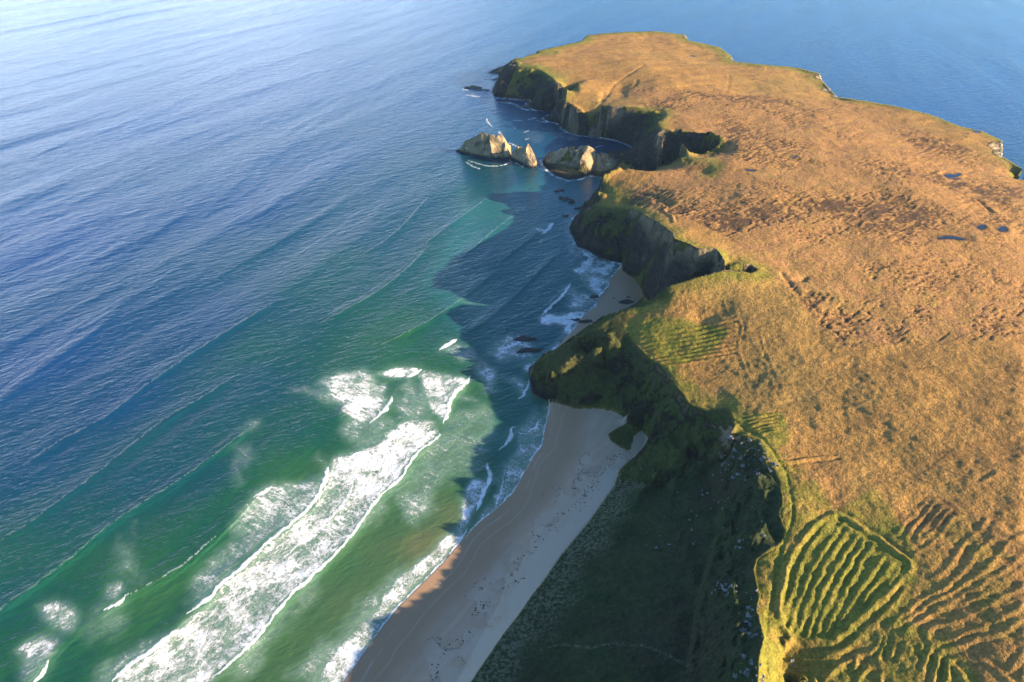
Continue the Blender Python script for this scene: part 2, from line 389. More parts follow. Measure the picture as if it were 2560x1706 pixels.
# ------------------------------------------------------------------ materials
class NT:
    def __init__(self, name):
        self.m = bpy.data.materials.new(name); self.m.use_nodes = True
        self.t = self.m.node_tree; self.n = self.t.nodes; self.l = self.t.links
        self.b = self.n["Principled BSDF"]
        self.geo = self.n.new("ShaderNodeNewGeometry").outputs["Position"]
    def attr(self, name):
        a = self.n.new("ShaderNodeAttribute"); a.attribute_name = name
        s = self.n.new("ShaderNodeSeparateColor"); self.l.new(a.outputs["Color"], s.inputs[0])
        return s.outputs[0], s.outputs[1], s.outputs[2], a.outputs["Alpha"]
    def mapping(self, scale, rot=0.0, src=None):
        """turn the axes by rot, then squeeze: features run long along the turned axis of the smaller scale"""
        a = self.n.new("ShaderNodeMapping"); a.inputs["Rotation"].default_value = (0, 0, -rot)
        self.l.new(src if src is not None else self.geo, a.inputs["Vector"])
        m = self.n.new("ShaderNodeMapping"); m.inputs["Scale"].default_value = scale
        self.l.new(a.outputs[0], m.inputs["Vector"])
        return m.outputs[0]
    def noise(self, scale, detail=4, rough=0.5, vec=None, dist=0.0):
        n = self.n.new("ShaderNodeTexNoise"); n.inputs["Scale"].default_value = scale
        n.inputs["Detail"].default_value = detail; n.inputs["Roughness"].default_value = rough; n.inputs["Distortion"].default_value = dist
        self.l.new(vec if vec is not None else self.geo, n.inputs["Vector"])
        return n.outputs["Fac"]
    def rng(self, v, a, b, c=0.0, d=1.0, smooth=False):
        m = self.n.new("ShaderNodeMapRange")
        if smooth: m.interpolation_type = 'SMOOTHSTEP'
        for k, x in (("From Min", a), ("From Max", b), ("To Min", c), ("To Max", d)):
            m.inputs[k].default_value = x
        self.l.new(v, m.inputs["Value"])
        return m.outputs[0]
    def math(self, op, a, b=None, clamp=False):
        m = self.n.new("ShaderNodeMath"); m.operation = op; m.use_clamp = clamp
        for i, x in enumerate((a, b)):
            if x is None: continue
            if isinstance(x, (int, float)): m.inputs[i].default_value = x
            else: self.l.new(x, m.inputs[i])
        return m.outputs[0]
    def mix(self, f, a, b, blend='MIX'):
        m = self.n.new("ShaderNodeMix"); m.data_type = 'RGBA'; m.blend_type = blend
        if isinstance(f, (int, float)): m.inputs[0].default_value = f
        else: self.l.new(f, m.inputs[0])
        for i, x in ((6, a), (7, b)):
            if isinstance(x, tuple): m.inputs[i].default_value = (*x, 1)
            else: self.l.new(x, m.inputs[i])
        return m.outputs[2]
    def bump(self, h, dist, strength=1.0, normal=None):
        b = self.n.new("ShaderNodeBump"); b.inputs["Distance"].default_value = dist; b.inputs["Strength"].default_value = strength
        self.l.new(h, b.inputs["Height"])
        if normal is not None: self.l.new(normal, b.inputs["Normal"])
        return b.outputs[0]
    def out(self, color, rough=0.9, normal=None, spec=0.3):
        for k, x in (("Base Color", color), ("Roughness", rough), ("Normal", normal), ("Specular IOR Level", spec)):
            if x is None: continue
            if isinstance(x, tuple): self.b.inputs[k].default_value = (*x, 1)
            elif isinstance(x, (int, float)): self.b.inputs[k].default_value = x
            else: self.l.new(x, self.b.inputs[k])
        return self.m

def land_material():
    t = NT("moor_and_rock")
    green, rock, wet, hag = t.attr("cover")
    red, dune_shade, pale, tuft = t.attr("cover2")
    n60 = t.noise(1 / 60, 5, 0.6); n12 = t.noise(1 / 12, 5, 0.6); n3 = t.noise(1 / 2.6, 4, 0.65); n1 = t.noise(1 / 1.1, 3, 0.6)
    an = t.noise(1.0, 5, 0.6, t.mapping((1 / 70, 1 / 14, 1 / 30), math.radians(20)))
    moor = t.mix(t.rng(n60, .35, .65), MOOR_A, MOOR_B)
    moor = t.mix(t.rng(an, .42, .68), moor, MOOR_C)
    moor = t.mix(t.rng(t.noise(1 / 150, 4, .55), .48, .66, 0, .6), moor, (.25, .17, .05))
    moor = t.mix(t.rng(t.noise(1 / 95, 4, .6, t.mapping((1, 1.6, 1), 1.0)), .5, .66, 0, .6), moor, (.29, .15, .05))
    moor = t.mix(t.math('MULTIPLY', red, t.rng(n12, .3, .6)), moor, MOOR_R)
    grass = t.mix(t.rng(n12, .35, .65), GRASS_A, GRASS_B)
    g = t.rng(t.math('ADD', green, t.math('MULTIPLY', t.math('SUBTRACT', n12, 0.5), 0.9)), .25, .75)
    col = t.mix(g, moor, grass)
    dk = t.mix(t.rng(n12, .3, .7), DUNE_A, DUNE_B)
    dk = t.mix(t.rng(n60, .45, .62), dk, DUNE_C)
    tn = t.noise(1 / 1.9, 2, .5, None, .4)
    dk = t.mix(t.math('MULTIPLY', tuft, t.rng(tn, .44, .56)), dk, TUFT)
    col = t.mix(dune_shade, col, dk)
    sp = t.rng(n1, .3, .7, .70, 1.30); sp3 = t.rng(n3, .3, .7, .70, 1.28)
    spk = t.math('MULTIPLY', sp, sp3)
    hs = t.n.new("ShaderNodeCombineColor")
    for i in range(3): t.l.new(spk, hs.inputs[i])
    col = t.mix(1.0, col, hs.outputs[0], 'MULTIPLY')
    col = t.mix(hag, col, PEAT)
    # rock with strata, and the golden tone of sunlit rock painted in
    st = t.noise(1.0, 5, 0.65, t.mapping((1 / 9, 1 / 9, 1 / 3), 0.5))
    rc = t.mix(t.rng(st, .35, .65), ROCK_A, ROCK_B)
    rc = t.mix(t.math('MULTIPLY', t.rng(t.noise(1 / 14, 4, .6), .30, .48), pale), rc, ROCK_PALE_LIT)
    rc = t.mix(t.math('MULTIPLY', t.rng(n3, .5, .72), t.rng(pale, 0, 1, .06, 1)), rc, ROCK_PALE_LIT)
    
    r = t.rng(t.math('ADD', rock, t.math('MULTIPLY', t.math('SUBTRACT', t.noise(1 / 5, 5, .65), 0.5), 1.1)), .4, .62)
    rn = t.n.new("ShaderNodeTexNoise"); rn.noise_type = 'RIDGED_MULTIFRACTAL'
    rn.inputs["Scale"].default_value = 1 / 7; rn.inputs["Detail"].default_value = 6; rn.inputs["Roughness"].default_value = .6
    t.l.new(t.mapping((1, 1, .45), .6), rn.inputs["Vector"])
    crack = t.rng(rn.outputs["Fac"], .15, .75, .55, 1.5)
    ck = t.n.new("ShaderNodeCombineColor")
    for i in range(3): t.l.new(crack, ck.inputs[i])
    rc = t.mix(.85, rc, ck.outputs[0], 'MULTIPLY')
    col = t.mix(r, col, rc)
    col = t.mix(wet, col, ROCK_W)
    h = t.math('ADD', t.math('MULTIPLY', n3, 0.9), t.math('MULTIPLY', n1, 0.45))
    big = t.noise(1 / 16, 5, .65)
    hr = t.math('ADD', t.math('ADD', t.math('MULTIPLY', st, 2.5), h), t.math('ADD', t.math('MULTIPLY', big, 6.0), t.math('MULTIPLY', rn.outputs["Fac"], 2.2)))
    hm = t.n.new("ShaderNodeMix"); hm.data_type = 'FLOAT'
    t.l.new(r, hm.inputs[0]); t.l.new(h, hm.inputs[2]); t.l.new(hr, hm.inputs[3])
    return t.out(col, 0.95, t.bump(hm.outputs[0], 1.3, 0.9), 0.1)

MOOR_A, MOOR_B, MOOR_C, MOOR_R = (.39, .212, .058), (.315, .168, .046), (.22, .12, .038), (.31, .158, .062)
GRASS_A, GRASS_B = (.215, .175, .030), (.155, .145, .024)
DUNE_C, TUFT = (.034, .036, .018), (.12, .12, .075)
DUNE_A, DUNE_B = (.016, .034, .010), (.040, .050, .020)  # dark grass; doubles as painted shade on cliffs facing away from the sun
PEAT = (.035, .024, .02)
ROCK_A, ROCK_B, ROCK_PALE_LIT, ROCK_P, ROCK_W = (.075, .064, .054), (.022, .021, .021), (.56, .41, .235), (.34, .33, .32), (.02, .02, .023)

def sand_material():
    t = NT("beach_sand")
    wet, pale, weed, film = t.attr("cover")
    n1 = t.noise(1 / 1.5, 4, .6); n9 = t.noise(1 / 9, 4, .55); st = t.noise(1.0, 4, .55, t.mapping((1 / 60, 1 / 5, 1), math.radians(53)))
    col = t.mix(t.rng(n9, .35, .65), (.46, .31, .21), (.42, .28, .19))
    col = t.mix(t.math('MULTIPLY', t.rng(st, .4, .65), .5), col, (.31, .22, .155))
    col = t.mix(pale, col, (.45, .35, .265))
    col = t.mix(wet, col, (.30, .185, .105))
    col = t.mix(t.math('MULTIPLY', weed, t.rng(n1, .45, .6)), col, (.10, .075, .055))
    col = t.mix(t.math('MULTIPLY', film, .35), col, (.5, .46, .4))
    ro = t.rng(wet, 0, 1, .92, .28)
    return t.out(col, ro, t.bump(n1, .12, .6), .3)

def sea_material():
    t = NT("sea_water")
    shallow, foam, streak, milky_shade = t.attr("water")
    calm, air, fdense, _ = t.attr("water2")
    cr = t.n.new("ShaderNodeValToRGB"); t.l.new(shallow, cr.inputs[0])
    el = cr.color_ramp.elements
    stops = [(0.0, (.003, .032, .125)), (.25, (.003, .036, .088)), (.45, (.004, .046, .058)), (.62, (.008, .068, .034)), (.8, (.024, .095, .036)), (.92, (.050, .105, .045)), (1.0, (.10, .12, .055))]
    el[0].position, el[0].color = stops[0][0], (*stops[0][1], 1)
    el[1].position, el[1].color = stops[-1][0], (*stops[-1][1], 1)
    for p, c in stops[1:-1]:
        e = el.new(p); e.color = (*c, 1)
    col = t.mix(milky_shade, cr.outputs[0], (.02, .125, .12))
    cl = t.noise(1 / 30, 4, .6, t.mapping((.35, 1, 1), math.radians(55)))
    col = t.mix(t.math('MULTIPLY', t.rng(cl, .4, .75), t.rng(shallow, .5, .9, 0, .35)), col, (.085, .12, .045))
    col = t.mix(t.math('MULTIPLY', air, t.rng(t.noise(1 / 9, 4, .6), .3, .7, .35, 1)), col, (.13, .25, .17))
    # foam: lacy network, thicker where the foam weight is higher
    warp = t.n.new("ShaderNodeTexNoise"); warp.inputs["Scale"].default_value = 1 / 7; warp.inputs["Detail"].default_value = 3
    t.l.new(t.geo, warp.inputs["Vector"])
    va = t.n.new("ShaderNodeVectorMath"); va.operation = 'MULTIPLY_ADD'
    t.l.new(warp.outputs["Color"], va.inputs[0]); va.inputs[1].default_value = (5, 5, 5); t.l.new(t.geo, va.inputs[2])
    f1 = t.noise(1 / 1.25, 6, .75, t.mapping((.75, 1.3, 1), math.radians(55), va.outputs[0]))
    f2 = t.noise(1.0, 5, .62, t.mapping((1 / 11, 1 / 5.5, 1), math.radians(50), va.outputs[0]))
    f3 = t.noise(1.0, 5, .65, t.mapping((1 / 14, 1 / 2.4, 1), math.radians(-30), va.outputs[0]))
    fn = t.math('ADD', t.math('MULTIPLY', f1, .5), t.math('MULTIPLY', f2, .5))
    fs = t.math('ADD', t.math('MULTIPLY', f3, .62), t.math('MULTIPLY', f1, .38))
    mm = t.n.new("ShaderNodeMix"); mm.data_type = 'FLOAT'
    t.l.new(streak, mm.inputs[0]); t.l.new(fn, mm.inputs[2]); t.l.new(fs, mm.inputs[3])
    nn = t.rng(mm.outputs[0], .36, .64)
    fac = t.math('SUBTRACT', nn, t.math('SUBTRACT', 1.0, foam))
    ff = t.rng(fac, -.04, .46, 0, 1, True)
    ff = t.math('MULTIPLY', ff, t.rng(foam, .02, .3))
    ff = t.math('MAXIMUM', ff, t.math('MULTIPLY', t.math('MULTIPLY', t.rng(foam, .05, 1.0), .42), nn))
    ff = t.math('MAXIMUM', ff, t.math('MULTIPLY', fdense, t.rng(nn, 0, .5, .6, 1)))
    col = t.mix(ff, col, t.mix(t.rng(t.noise(1 / .9, 3, .7), .35, .6), (.58, .62, .68), (.76, .78, .80)))
    # ripples: fine chop elongated along the crests
    r1 = t.noise(1.0, 4, .6, t.mapping((1 / 7, 1 / 3.2, 1), math.radians(22)))
    r2 = t.noise(1.0, 4, .6, t.mapping((1 / 20, 1 / 7.5, 1), math.radians(34)))
    r3 = t.noise(1.0, 2, .5, t.mapping((1 / 220, 1 / 70, 1), math.radians(66)))
    h = t.math('ADD', t.math('MULTIPLY', r1, .75), t.math('MULTIPLY', r2, .95))
    h = t.math('MULTIPLY', h, t.rng(r3, .3, .7, .7, 1.25))
    h = t.math('MULTIPLY', h, t.rng(calm, 0, 1, 1.0, .35))
    hf = t.math('ADD', h, t.math('MULTIPLY', ff, t.math('MULTIPLY', t.math('ADD', f1, .4), .5)))
    ro = t.rng(ff, 0, .6, .16, .8)
    m = t.out(col, ro, t.bump(hf, 1.15, 1.0), None)
    sp = t.rng(ff, 0, .6, .5, .1); t.l.new(sp, t.b.inputs["Specular IOR Level"])
    t.b.inputs["IOR"].default_value = 1.333
    return m

M_LAND, M_SAND, M_SEA = land_material(), sand_material(), sea_material()

def simple(name, c1, c2, scale, rough=.9, bump=.3):
    t = NT(name)
    n = t.noise(scale, 5, .65)
    return t.out(t.mix(t.rng(n, .35, .65), c1, c2), rough, t.bump(n, bump, .8), .25)
M_DARKROCK = simple("dark_wet_rock", (.03, .028, .03), (.06, .05, .045), 1.2, .6)
M_PALEROCK = simple("pale_lichened_rock", (.24, .235, .23), (.09, .085, .08), 1.0)
M_WEED = simple("dry_seaweed", (.03, .022, .018), (.06, .04, .03), 2.0)
def pond_mat():
    t = NT("pond_water")
    n = t.noise(1 / 1.5, 2, .5)
    return t.out((.008, .012, .022), .2, t.bump(n, .1, .5), .25)
M_POND = pond_mat()

# ------------------------------------------------------------------ solve the land
DTH, DLR = 0.0017, 0.0023
TH0, TH1, R0, R1 = math.radians(-52), math.radians(68), 95.0, 2350.0
X, Y, Z = solve(LINES + OFF, TH0, TH1, R0, R1, DTH * 1.0, DLR * 1.0)
land = inside(WATER, X, Y)

beach_poly = cat(W_beach, W_beach2, G('4', [(500, 738)], 0), B_land[::-1], np.array([[60, -300, 0], [-500, -300, 0.]]))
beach_m = inside(beach_poly, X, Y)
b2_poly = cat(W_b2front, B_b2[::-1], B_hid1[::-1])
b2_m = inside(b2_poly, X, Y)
front2 = cat(W_b2front)

# smooth creases a little on the plateau, keep cliffs crisp
gx, gy = slope_of(X, Y, Z)
S0 = np.hypot(gx, gy)
cliffy = sstep(.35, .9, blur(S0, 3))
Zb = blur(Z, 4)
Z = Z * cliffy + Zb * (1 - cliffy)
cl = blur(cliffy, 4)

# plateau polygon = everything landward of the brows
plateau_poly = cat(T_near, crest1[::-1][-9:][::-1][:0]) if False else None
hill_poly = cat(B_land[:13], G('4', [(1080, 1200, 6)]), G('k', [(200, 780, 5), (500, 850, 8), (700, 860, 13), (900, 720, 22), (1200, 640, 33), (1450, 700, 42)]), T_near[:14][::-1])
hill_m = inside(hill_poly, X, Y).astype(float)
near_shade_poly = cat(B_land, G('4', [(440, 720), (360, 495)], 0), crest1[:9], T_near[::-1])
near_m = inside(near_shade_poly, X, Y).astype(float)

DA, _, _, _ = dist_line(T_arm, X, Y, 50)
arm = sstep(34, 16, DA) * sstep(0, 4, Z)
for L in (T_spur, T_spur2, T_spur3):
    D, _, _, _ = dist_line(L, X, Y, 40)
    arm = np.maximum(arm, sstep(24, 10, D))
cl = np.maximum(cl, arm)
# relief noise
f1 = fbm(X, Y, 90, 5, 11); f2 = fbm(X, Y, 18, 4, 23); f3 = fbm(X, Y, 4.5, 3, 31)
ca, sa = math.cos(math.radians(-20)), math.sin(math.radians(-20))
XA, YA = X * ca - Y * sa, X * sa + Y * ca
warp = fbm(X, Y, 30, 4, 77) * 22
rg = ridged(XA / 2.4 + warp, YA + warp, 8.5, 4, 41)
flat = (1 - cl)
beachy = np.maximum(beach_m, b2_m).astype(float)
nb = 1 - blur(beachy, 3)
moor_amp = flat * nb * (1 - .6 * hill_m)
Z = Z + moor_amp * (f1 * 4.0 + f2 * .8 + f3 * .4)
# peat hags: short crescents cut in the moor
hagz = inside(G('p', [(1560, 200), (1800, 230), (2100, 240), (2560, 420), (2560, 900), (2100, 900), (1900, 700), (1700, 560), (1560, 480), (1650, 420), (1800, 360), (1650, 280)], 55), X, Y).astype(float)
hagz = blur(hagz, 10)
hd = fbm(X, Y, 110, 3, 91)
hag = sstep(.42, .72, rg + hd * .9 - .12) * hagz * moor_amp
hag_col = .75 * sstep(.5, .8, rg + hd * .9 - .12) * hagz * moor_amp
Z -= hag * .75
# crags on the cliffs: gullies running down the slope
nx = gx / (S0 + 1e-6); ny = gy / (S0 + 1e-6)
wx, wy = X + fbm(X, Y, 25, 3, 5) * 12, Y + fbm(X, Y, 25, 3, 6) * 12
cr1 = ridged(wx, wy, 34, 5, 51); cr2 = ridged(wx + Z * .5, wy, 9, 3, 61)
hfade = sstep(0, 10, Z)
big = cl * hfade * nb
brow = np.full(Z.shape, 60.0)
for L in (T_near, crest1, T_cape2, T_cape3s, T_coveB, T_coveC, T_far, sil_far):
    D, _, _, _ = dist_line(L, X, Y, 60)
    brow = np.minimum(brow, D)
big = big * (.1 + .9 * sstep(2, 13, brow))
DS, _, _, _ = dist_line(sil_far, X, Y, 50)
big = big * sstep(12, 45, DS)
cr3 = ridged(X * .6 + Z * .8, Y, 5, 3, 67)
Z = Z + big * (cr1 * 9.0 * (1 - .82 * arm) + cr2 * 2.4 + cr3 * 1.0 + f3 * 1.0)
hg = ridged(wx * .8, wy, 30, 4, 71)
Z = Z + hill_m * nb * sstep(4, 16, Z) * (hg * 2.6 + f2 * 1.0)

XB, YB = X + fbm(X, Y, 9, 3, 81) * 1.3, Y + fbm(X, Y, 9, 3, 82) * 1.3
BN = np.clip(.9 + .9 * fbm(X, Y, 22, 3, 83), .3, 1.5)
def bank(sheet, pts, h, w, z=58, ditch=0.0):
    global Z
    L = smooth_line(G(sheet, pts, z), 2)
    D, S, T, LL = dist_line(L, XB, YB, w * 4)
    h = h * BN; ditch = ditch * BN
    fade = sstep(0, w * 2, T) * sstep(0, w * 2, LL - T)
    Z = Z + h * np.exp(-(D / w) ** 2) * fade
    if True:
        Z = Z - ditch * np.exp(-((D - 1.9 * w) / w) ** 2) * fade * (D < w * 4)
    return D

green = np.zeros_like(Z)
# oval enclosure and its lazy-beds
oval = [(570, 1080), (590, 800), (650, 620), (780, 450), (940, 325), (1050, 390), (1240, 520), (1400, 670), (1520, 770), (1430, 860), (1250, 1020), (1060, 1160), (960, 1225), (800, 1200), (700, 1160), (640, 1150), (570, 1080)]
bank('5', oval, 1.0, 1.4, 58, .5)
oval_m = blur(inside(smooth_line(G('5', oval, 58), 2), X, Y).astype(float), 4)
for s in ([(960, 350), (800, 520), (720, 680), (670, 850), (600, 1080)], [(1030, 400), (870, 600), (760, 800), (690, 1000), (650, 1130)], [(1070, 440), (930, 640), (820, 830), (760, 1000), (700, 1150)],
          [(1130, 500), (1000, 680), (890, 860), (820, 1030), (790, 1190)], [(1180, 540), (1060, 720), (960, 880), (880, 1050), (850, 1200)], [(1240, 560), (1140, 730), (1040, 880), (970, 1040), (900, 1210)],
          [(1320, 670), (1220, 790), (1120, 930), (1040, 1060), (960, 1220)], [(1370, 730), (1250, 870), (1150, 1000), (1050, 1150)], [(1430, 770), (1300, 920), (1180, 1060)]):
    bank('5', s, 0.45, 1.15, 58, .2)
for s in ([(1640, 230), (1500, 350), (1430, 470)], [(1700, 240), (1570, 380), (1480, 500)], [(1760, 270), (1620, 430), (1540, 530)], [(1800, 300), (1690, 450), (1560, 550)], [(1840, 350), (1700, 520), (1570, 610), (1540, 650)],
          [(2060, 380), (2040, 450), (1930, 530), (1850, 650), (1760, 760), (1650, 800)], [(2120, 540), (2000, 620), (1900, 760), (1800, 850), (1560, 960), (1370, 1120)],
          [(2400, 480), (2200, 600), (2100, 720), (1950, 850), (1700, 950), (1450, 1100)], [(2400, 700), (2200, 850), (2000, 960), (1800, 1000), (1640, 1050), (1500, 1160)],
          [(2400, 850), (2150, 1000), (1900, 1100), (1700, 1130), (1650, 1200), (1720, 1255), (1900, 1210), (2120, 1150), (2400, 1000)], [(2400, 1130), (2150, 1230), (1900, 1280), (1750, 1290)],
          [(1540, 790), (1500, 860), (1400, 940), (1250, 1090), (1100, 1210), (900, 1265), (760, 1220)], [(2400, 600), (2250, 730), (2100, 860), (1900, 930), (1700, 1010)],
          [(1840, 1350), (1900, 1450), (1950, 1530), (2010, 1620)], [(1840, 1350), (2060, 1400), (2180, 1500), (2300, 1620)], [(2140, 60), (2100, 100), (2000, 125)],
          [(2400, 1350), (2300, 1420), (2230, 1500)]):
    bank('5', s, 0.36, 1.15, 66, .18)
for s in ([(1310, 1190), (1290, 1300), (1130, 1320), (950, 1440), (900, 1500)], [(1360, 1200), (1340, 1300), (1290, 1360)], [(1420, 1220), (1380, 1380)], [(1490, 1250), (1440, 1430)], [(1530, 1290), (1480, 1450)], [(1600, 1290), (1540, 1430)], [(1660, 1300), (1600, 1500)],
          [(1720, 1370), (1680, 1620)], [(1800, 1400), (1760, 1620)], [(1260, 1390), (1180, 1480), (1130, 1620)], [(1340, 1440), (1280, 1620)], [(860, 1420), (800, 1620)], [(1150, 1330), (1120, 1420)]):
    bank('5', s, 0.6, 1.1, 60, .25)
# lynchets beyond the upper bend of the path
for k in range(9):
    bank('4', [(1190 + 14 * k, 170 + 30 * k), (1500 + 8 * k, 195 + 27 * k), (1880, 190 + 27 * k)], .6, 1.2, 54, .3)
for k in range(6):
    bank('k', [(1400 + 30 * k, 160 + 40 * k), (1560 + 10 * k, 140 + 35 * k), (1760, 130 + 34 * k)], .5, 1.1, 57, .3)
for s, z in (([(1470, 1040), (1560, 1180), (1640, 1215), (1600, 1370), (1700, 1568)], 58), ([(1720, 1210), (1800, 1190), (1920, 1160)], 66), ([(1770, 1230), (1790, 1330), (1860, 1450), (1900, 1568)], 62)):
    bank('3', s, .18, 1.0, z, .15)
bank('3', [(2000, 690), (2010, 640), (2080, 600), (2200, 560), (2330, 535)], -.5, 1.6, 74, .5)
bank('3', [(1860, 620), (1870, 590), (1930, 575)], -.5, 1.5, 74, .5)
bank('3', [(1120, 530), (1115, 450), (1050, 380), (1080, 330)], .9, 1.6, 58, .6)
bank('3', [(1110, 450), (1200, 440), (1280, 405)], .9, 1.6, 58, .6)
bank('k', [(1730, 600), (1950, 600), (2050, 570), (2352, 570)], .7, 1.2, 59, .6)
# dry gullies, stream
for sh, s, z, d, w in (('2', [(60, 1075), (250, 1145), (400, 1170), (560, 1190), (800, 1220), (1100, 1230), (1400, 1245), (1750, 1275), (2000, 1280), (2353, 1290)], 58, 1.4, 1.8),
                 ('2', [(1760, 1265), (1930, 1235), (2020, 1190)], 60, 1.2, 2.2), ('1', [(1500, 510), (1380, 570), (1270, 610), (1240, 680), (1120, 775)], 44, 1.4, 3),
                 ('1', [(1450, 600), (1440, 640), (1330, 660)], 44, 1.2, 3), ('2', [(2010, 1440), (2080, 1500), (2130, 1560)], 64, 2, 2.5), ('1', [(2010, 1075), (2130, 1120), (2250, 1150)], 56, 2, 3),
                 ('2', [(590, 730), (625, 780)], 52, 1, 2.5), ('1', [(1215, 660), (1180, 720)], 44, 2, 4), ('3', [(960, 300), (1060, 290), (1120, 370)], 54, 2.5, 5),
                 ('2', [(190, 540), (180, 640), (160, 690)], 50, .6, 2), ('2', [(540, 620), (590, 690)], 50, .6, 2), ('3', [(1970, 880), (2060, 900), (2120, 850)], 68, 1.5, 3), ('3', [(1900, 830), (1990, 930), (2060, 1000)], 68, 1.2, 2.5)):
    bank(sh, s, -d, w, z)
# worn path along the cliff top
path_l = cat(G('4', [(1290, 92), (1170, 105), (1130, 200), (1170, 300), (1250, 390), (1350, 500), (1480, 600), (1560, 690), (1680, 760), (1850, 830), (2060, 1010), (2160, 1160), (2250, 1310)], 56),
             G('5', [(600, 80), (625, 200), (652, 370), (600, 500), (545, 650), (530, 880), (480, 1020), (462, 1200), (455, 1400), (445, 1620)], 56))
path_l = smooth_line(path_l, 3)
PD, PS, PT, PL = dist_line(path_l, X, Y, 20)
Z -= .55 * np.exp(-(PD / 1.1) ** 2) * (PD < 19)

# beaches: smooth sheets, small cusps
Z = np.where(beachy > 0, Z + beachy * f2 * .05, Z)
ap2 = None

# ponds
POND = []
def pond(sheet, pts, z, grow=0):
    global Z
    P = smooth_line(np.concatenate([G(sheet, pts, z), G(sheet, pts[:1], z)], 0), 2)
    P[:, :2] = P[:, :2].mean(0) + (P[:, :2] - P[:, :2].mean(0)) * .78
    m = inside(P, X, Y)
    if not m.any():
        return
    c = P.mean(0)
    zz = float(np.percentile(Z[m], 30))
    D, S, T, L = dist_line(P, X, Y, 8)
    w = np.where(m, 1, sstep(7, 1, D))
    Z = Z * (1 - w) + (zz - .9 * m) * w
    global hag_col
    hag_col = np.maximum(hag_col, .8 * sstep(4, .5, D + 1.5 * f3) * ~m)
    POND.append((P, zz - .15))
pond('2', [(1765, 1258), (1800, 1283), (1870, 1272), (1925, 1245), (1915, 1232), (1850, 1250), (1790, 1240)], 60)
pond('2', [(1800, 1286), (1850, 1282), (1915, 1284), (1860, 1291)], 60)
pond('2', [(288, 1274), (340, 1276), (405, 1290), (320, 1295)], 58)
pond('2', [(1972, 960), (2000, 956), (2032, 968), (2028, 979), (1990, 978)], 55)
pond('1', [(1838, 378), (1865, 375), (1888, 383), (1860, 390)], 52)
pond('1', [(1845, 1090), (1870, 1083), (1900, 1092), (1860, 1100)], 55)
pond('m', [(2238, 532), (2255, 526), (2263, 530), (2258, 540), (2242, 541)], 64)
pond('m', [(2284, 538), (2302, 527), (2313, 538), (2308, 545), (2290, 543)], 64)
pond('m', [(2140, 560), (2165, 553), (2205, 557), (2228, 566), (2200, 565), (2170, 560), (2150, 564)], 64)
pond('2', [(640, 1190), (680, 1168), (685, 1178), (655, 1198)], 58)
pond('2', [(875, 970), (885, 963), (888, 972)], 55)

# below the sea
shoreD, _, _, _ = dist_line(WATER, X, Y, 60, closed=True)
Z = np.where(land, np.maximum(Z, .12), np.minimum(Z, -.25 - .06 * shoreD))
# wave-cut foot of the cliffs
foot = sstep(8.5, 3.0, Z + f2 * 4 + cr2 * 2) * land * (1 - beachy) * sstep(30, 3, shoreD)

gx, gy = slope_of(X, Y, Z)
SL = np.hypot(gx, gy)
SLb = blur(SL, 2)
rock = sstep(.9, 1.7, SLb + .5 * cr2 * cl + .5 * f2) * nb
# the near cape's flank is grassy with less bare rock
rock = rock * (1 - .45 * near_m) * (1 - .8 * hill_m)
rock = rock * (.3 + .7 * sstep(-.15, .2, fbm(X, Y + Z * .5, 24, 4, 111) + .25 * cr2))
rock = np.maximum(rock, arm * sstep(-.35, .25, cr1 + f2) * .75)
crag_poly = G('k', [(1250, 200), (1330, 430), (1600, 400), (1640, 620), (1720, 700), (1600, 830), (1450, 720), (1300, 680), (1180, 560), (1180, 300), (1050, 150), (1150, 90)], 46)
crag = blur(inside(crag_poly, X, Y).astype(float), 8)
rock = np.clip(rock + crag * .25 * sstep(.1, .5, f3 + .2), 0, 1)
DA2, _, _, _ = dist_line(T_arm[:8], X, Y, 50)
lit_tips = np.maximum(sstep(30, 12, DA2), np.maximum(sstep(5, .5, brow) * .5, .5 * crag))  # sunlit gold put into arm and brow rock; crag is pale stone
lit_pale = np.clip(.03 + lit_tips, 0, 1)
rock = rock * sstep(6, 26, DS)
for u, v, z, rad in ((2499, 372, 50, 14), (2503, 388, 50, 10), (2053, 193, 46, 10), (2075, 222, 46, 12), (2092, 240, 46, 8), (1718, 94, 46, 10), (1832, 148, 46, 7)):
    q = ground(u, v, z); w = np.exp(-((X - q[0]) ** 2 + (Y - q[1]) ** 2) / rad ** 2)
    rock = np.maximum(rock, np.clip(w * 1.5, 0, 1)); lit_pale = np.maximum(lit_pale, np.clip(w * 1.5, 0, 1))
# green cover: near the brows and in the old fields
green = sstep(26, 2, brow) * .62
far = sstep(900, 1300, Y)
green = np.maximum(green, sstep(45, 5, brow) * .75 * far)
fld = blur(inside(G('5', [(540, 60), (840, 100), (960, 330), (1250, 150), (1500, 560), (1560, 800), (1500, 1150), (1700, 1260), (1850, 1350), (2050, 1700), (300, 1700), (350, 700), (560, 400)], 58), X, Y).astype(float), 14)
green = np.maximum(green, fld * .62); rock = rock * (1 - .95 * fld)
green = np.maximum(green, oval_m * .85)
fld2 = blur(inside(G('4', [(1160, 80), (1500, 150), (1850, 250), (1700, 400), (1450, 440), (1250, 300), (1150, 180)], 52), X, Y).astype(float), 14)
green = np.maximum(green, fld2 * .8)
fld3 = blur(inside(G('k', [(1260, 80), (1800, 100), (1900, 400), (1600, 640), (1260, 400)], 57), X, Y).astype(float), 14)
green = np.maximum(green, fld3 * .7)
rivers = blur(inside(G('5', [(1400, 500), (1900, 250), (2300, 700), (2353, 1300), (1700, 1200), (1500, 800)], 68), X, Y).astype(float), 20)
green = np.maximum(green, rivers * .38)
slopeg = cl * (1 - near_m) * .9
green = np.maximum(green, slopeg)
green = np.maximum(green, near_m * .9)
green = np.maximum(green, .9 * np.exp(-(PD / 3.2) ** 2) * (PD < 19))
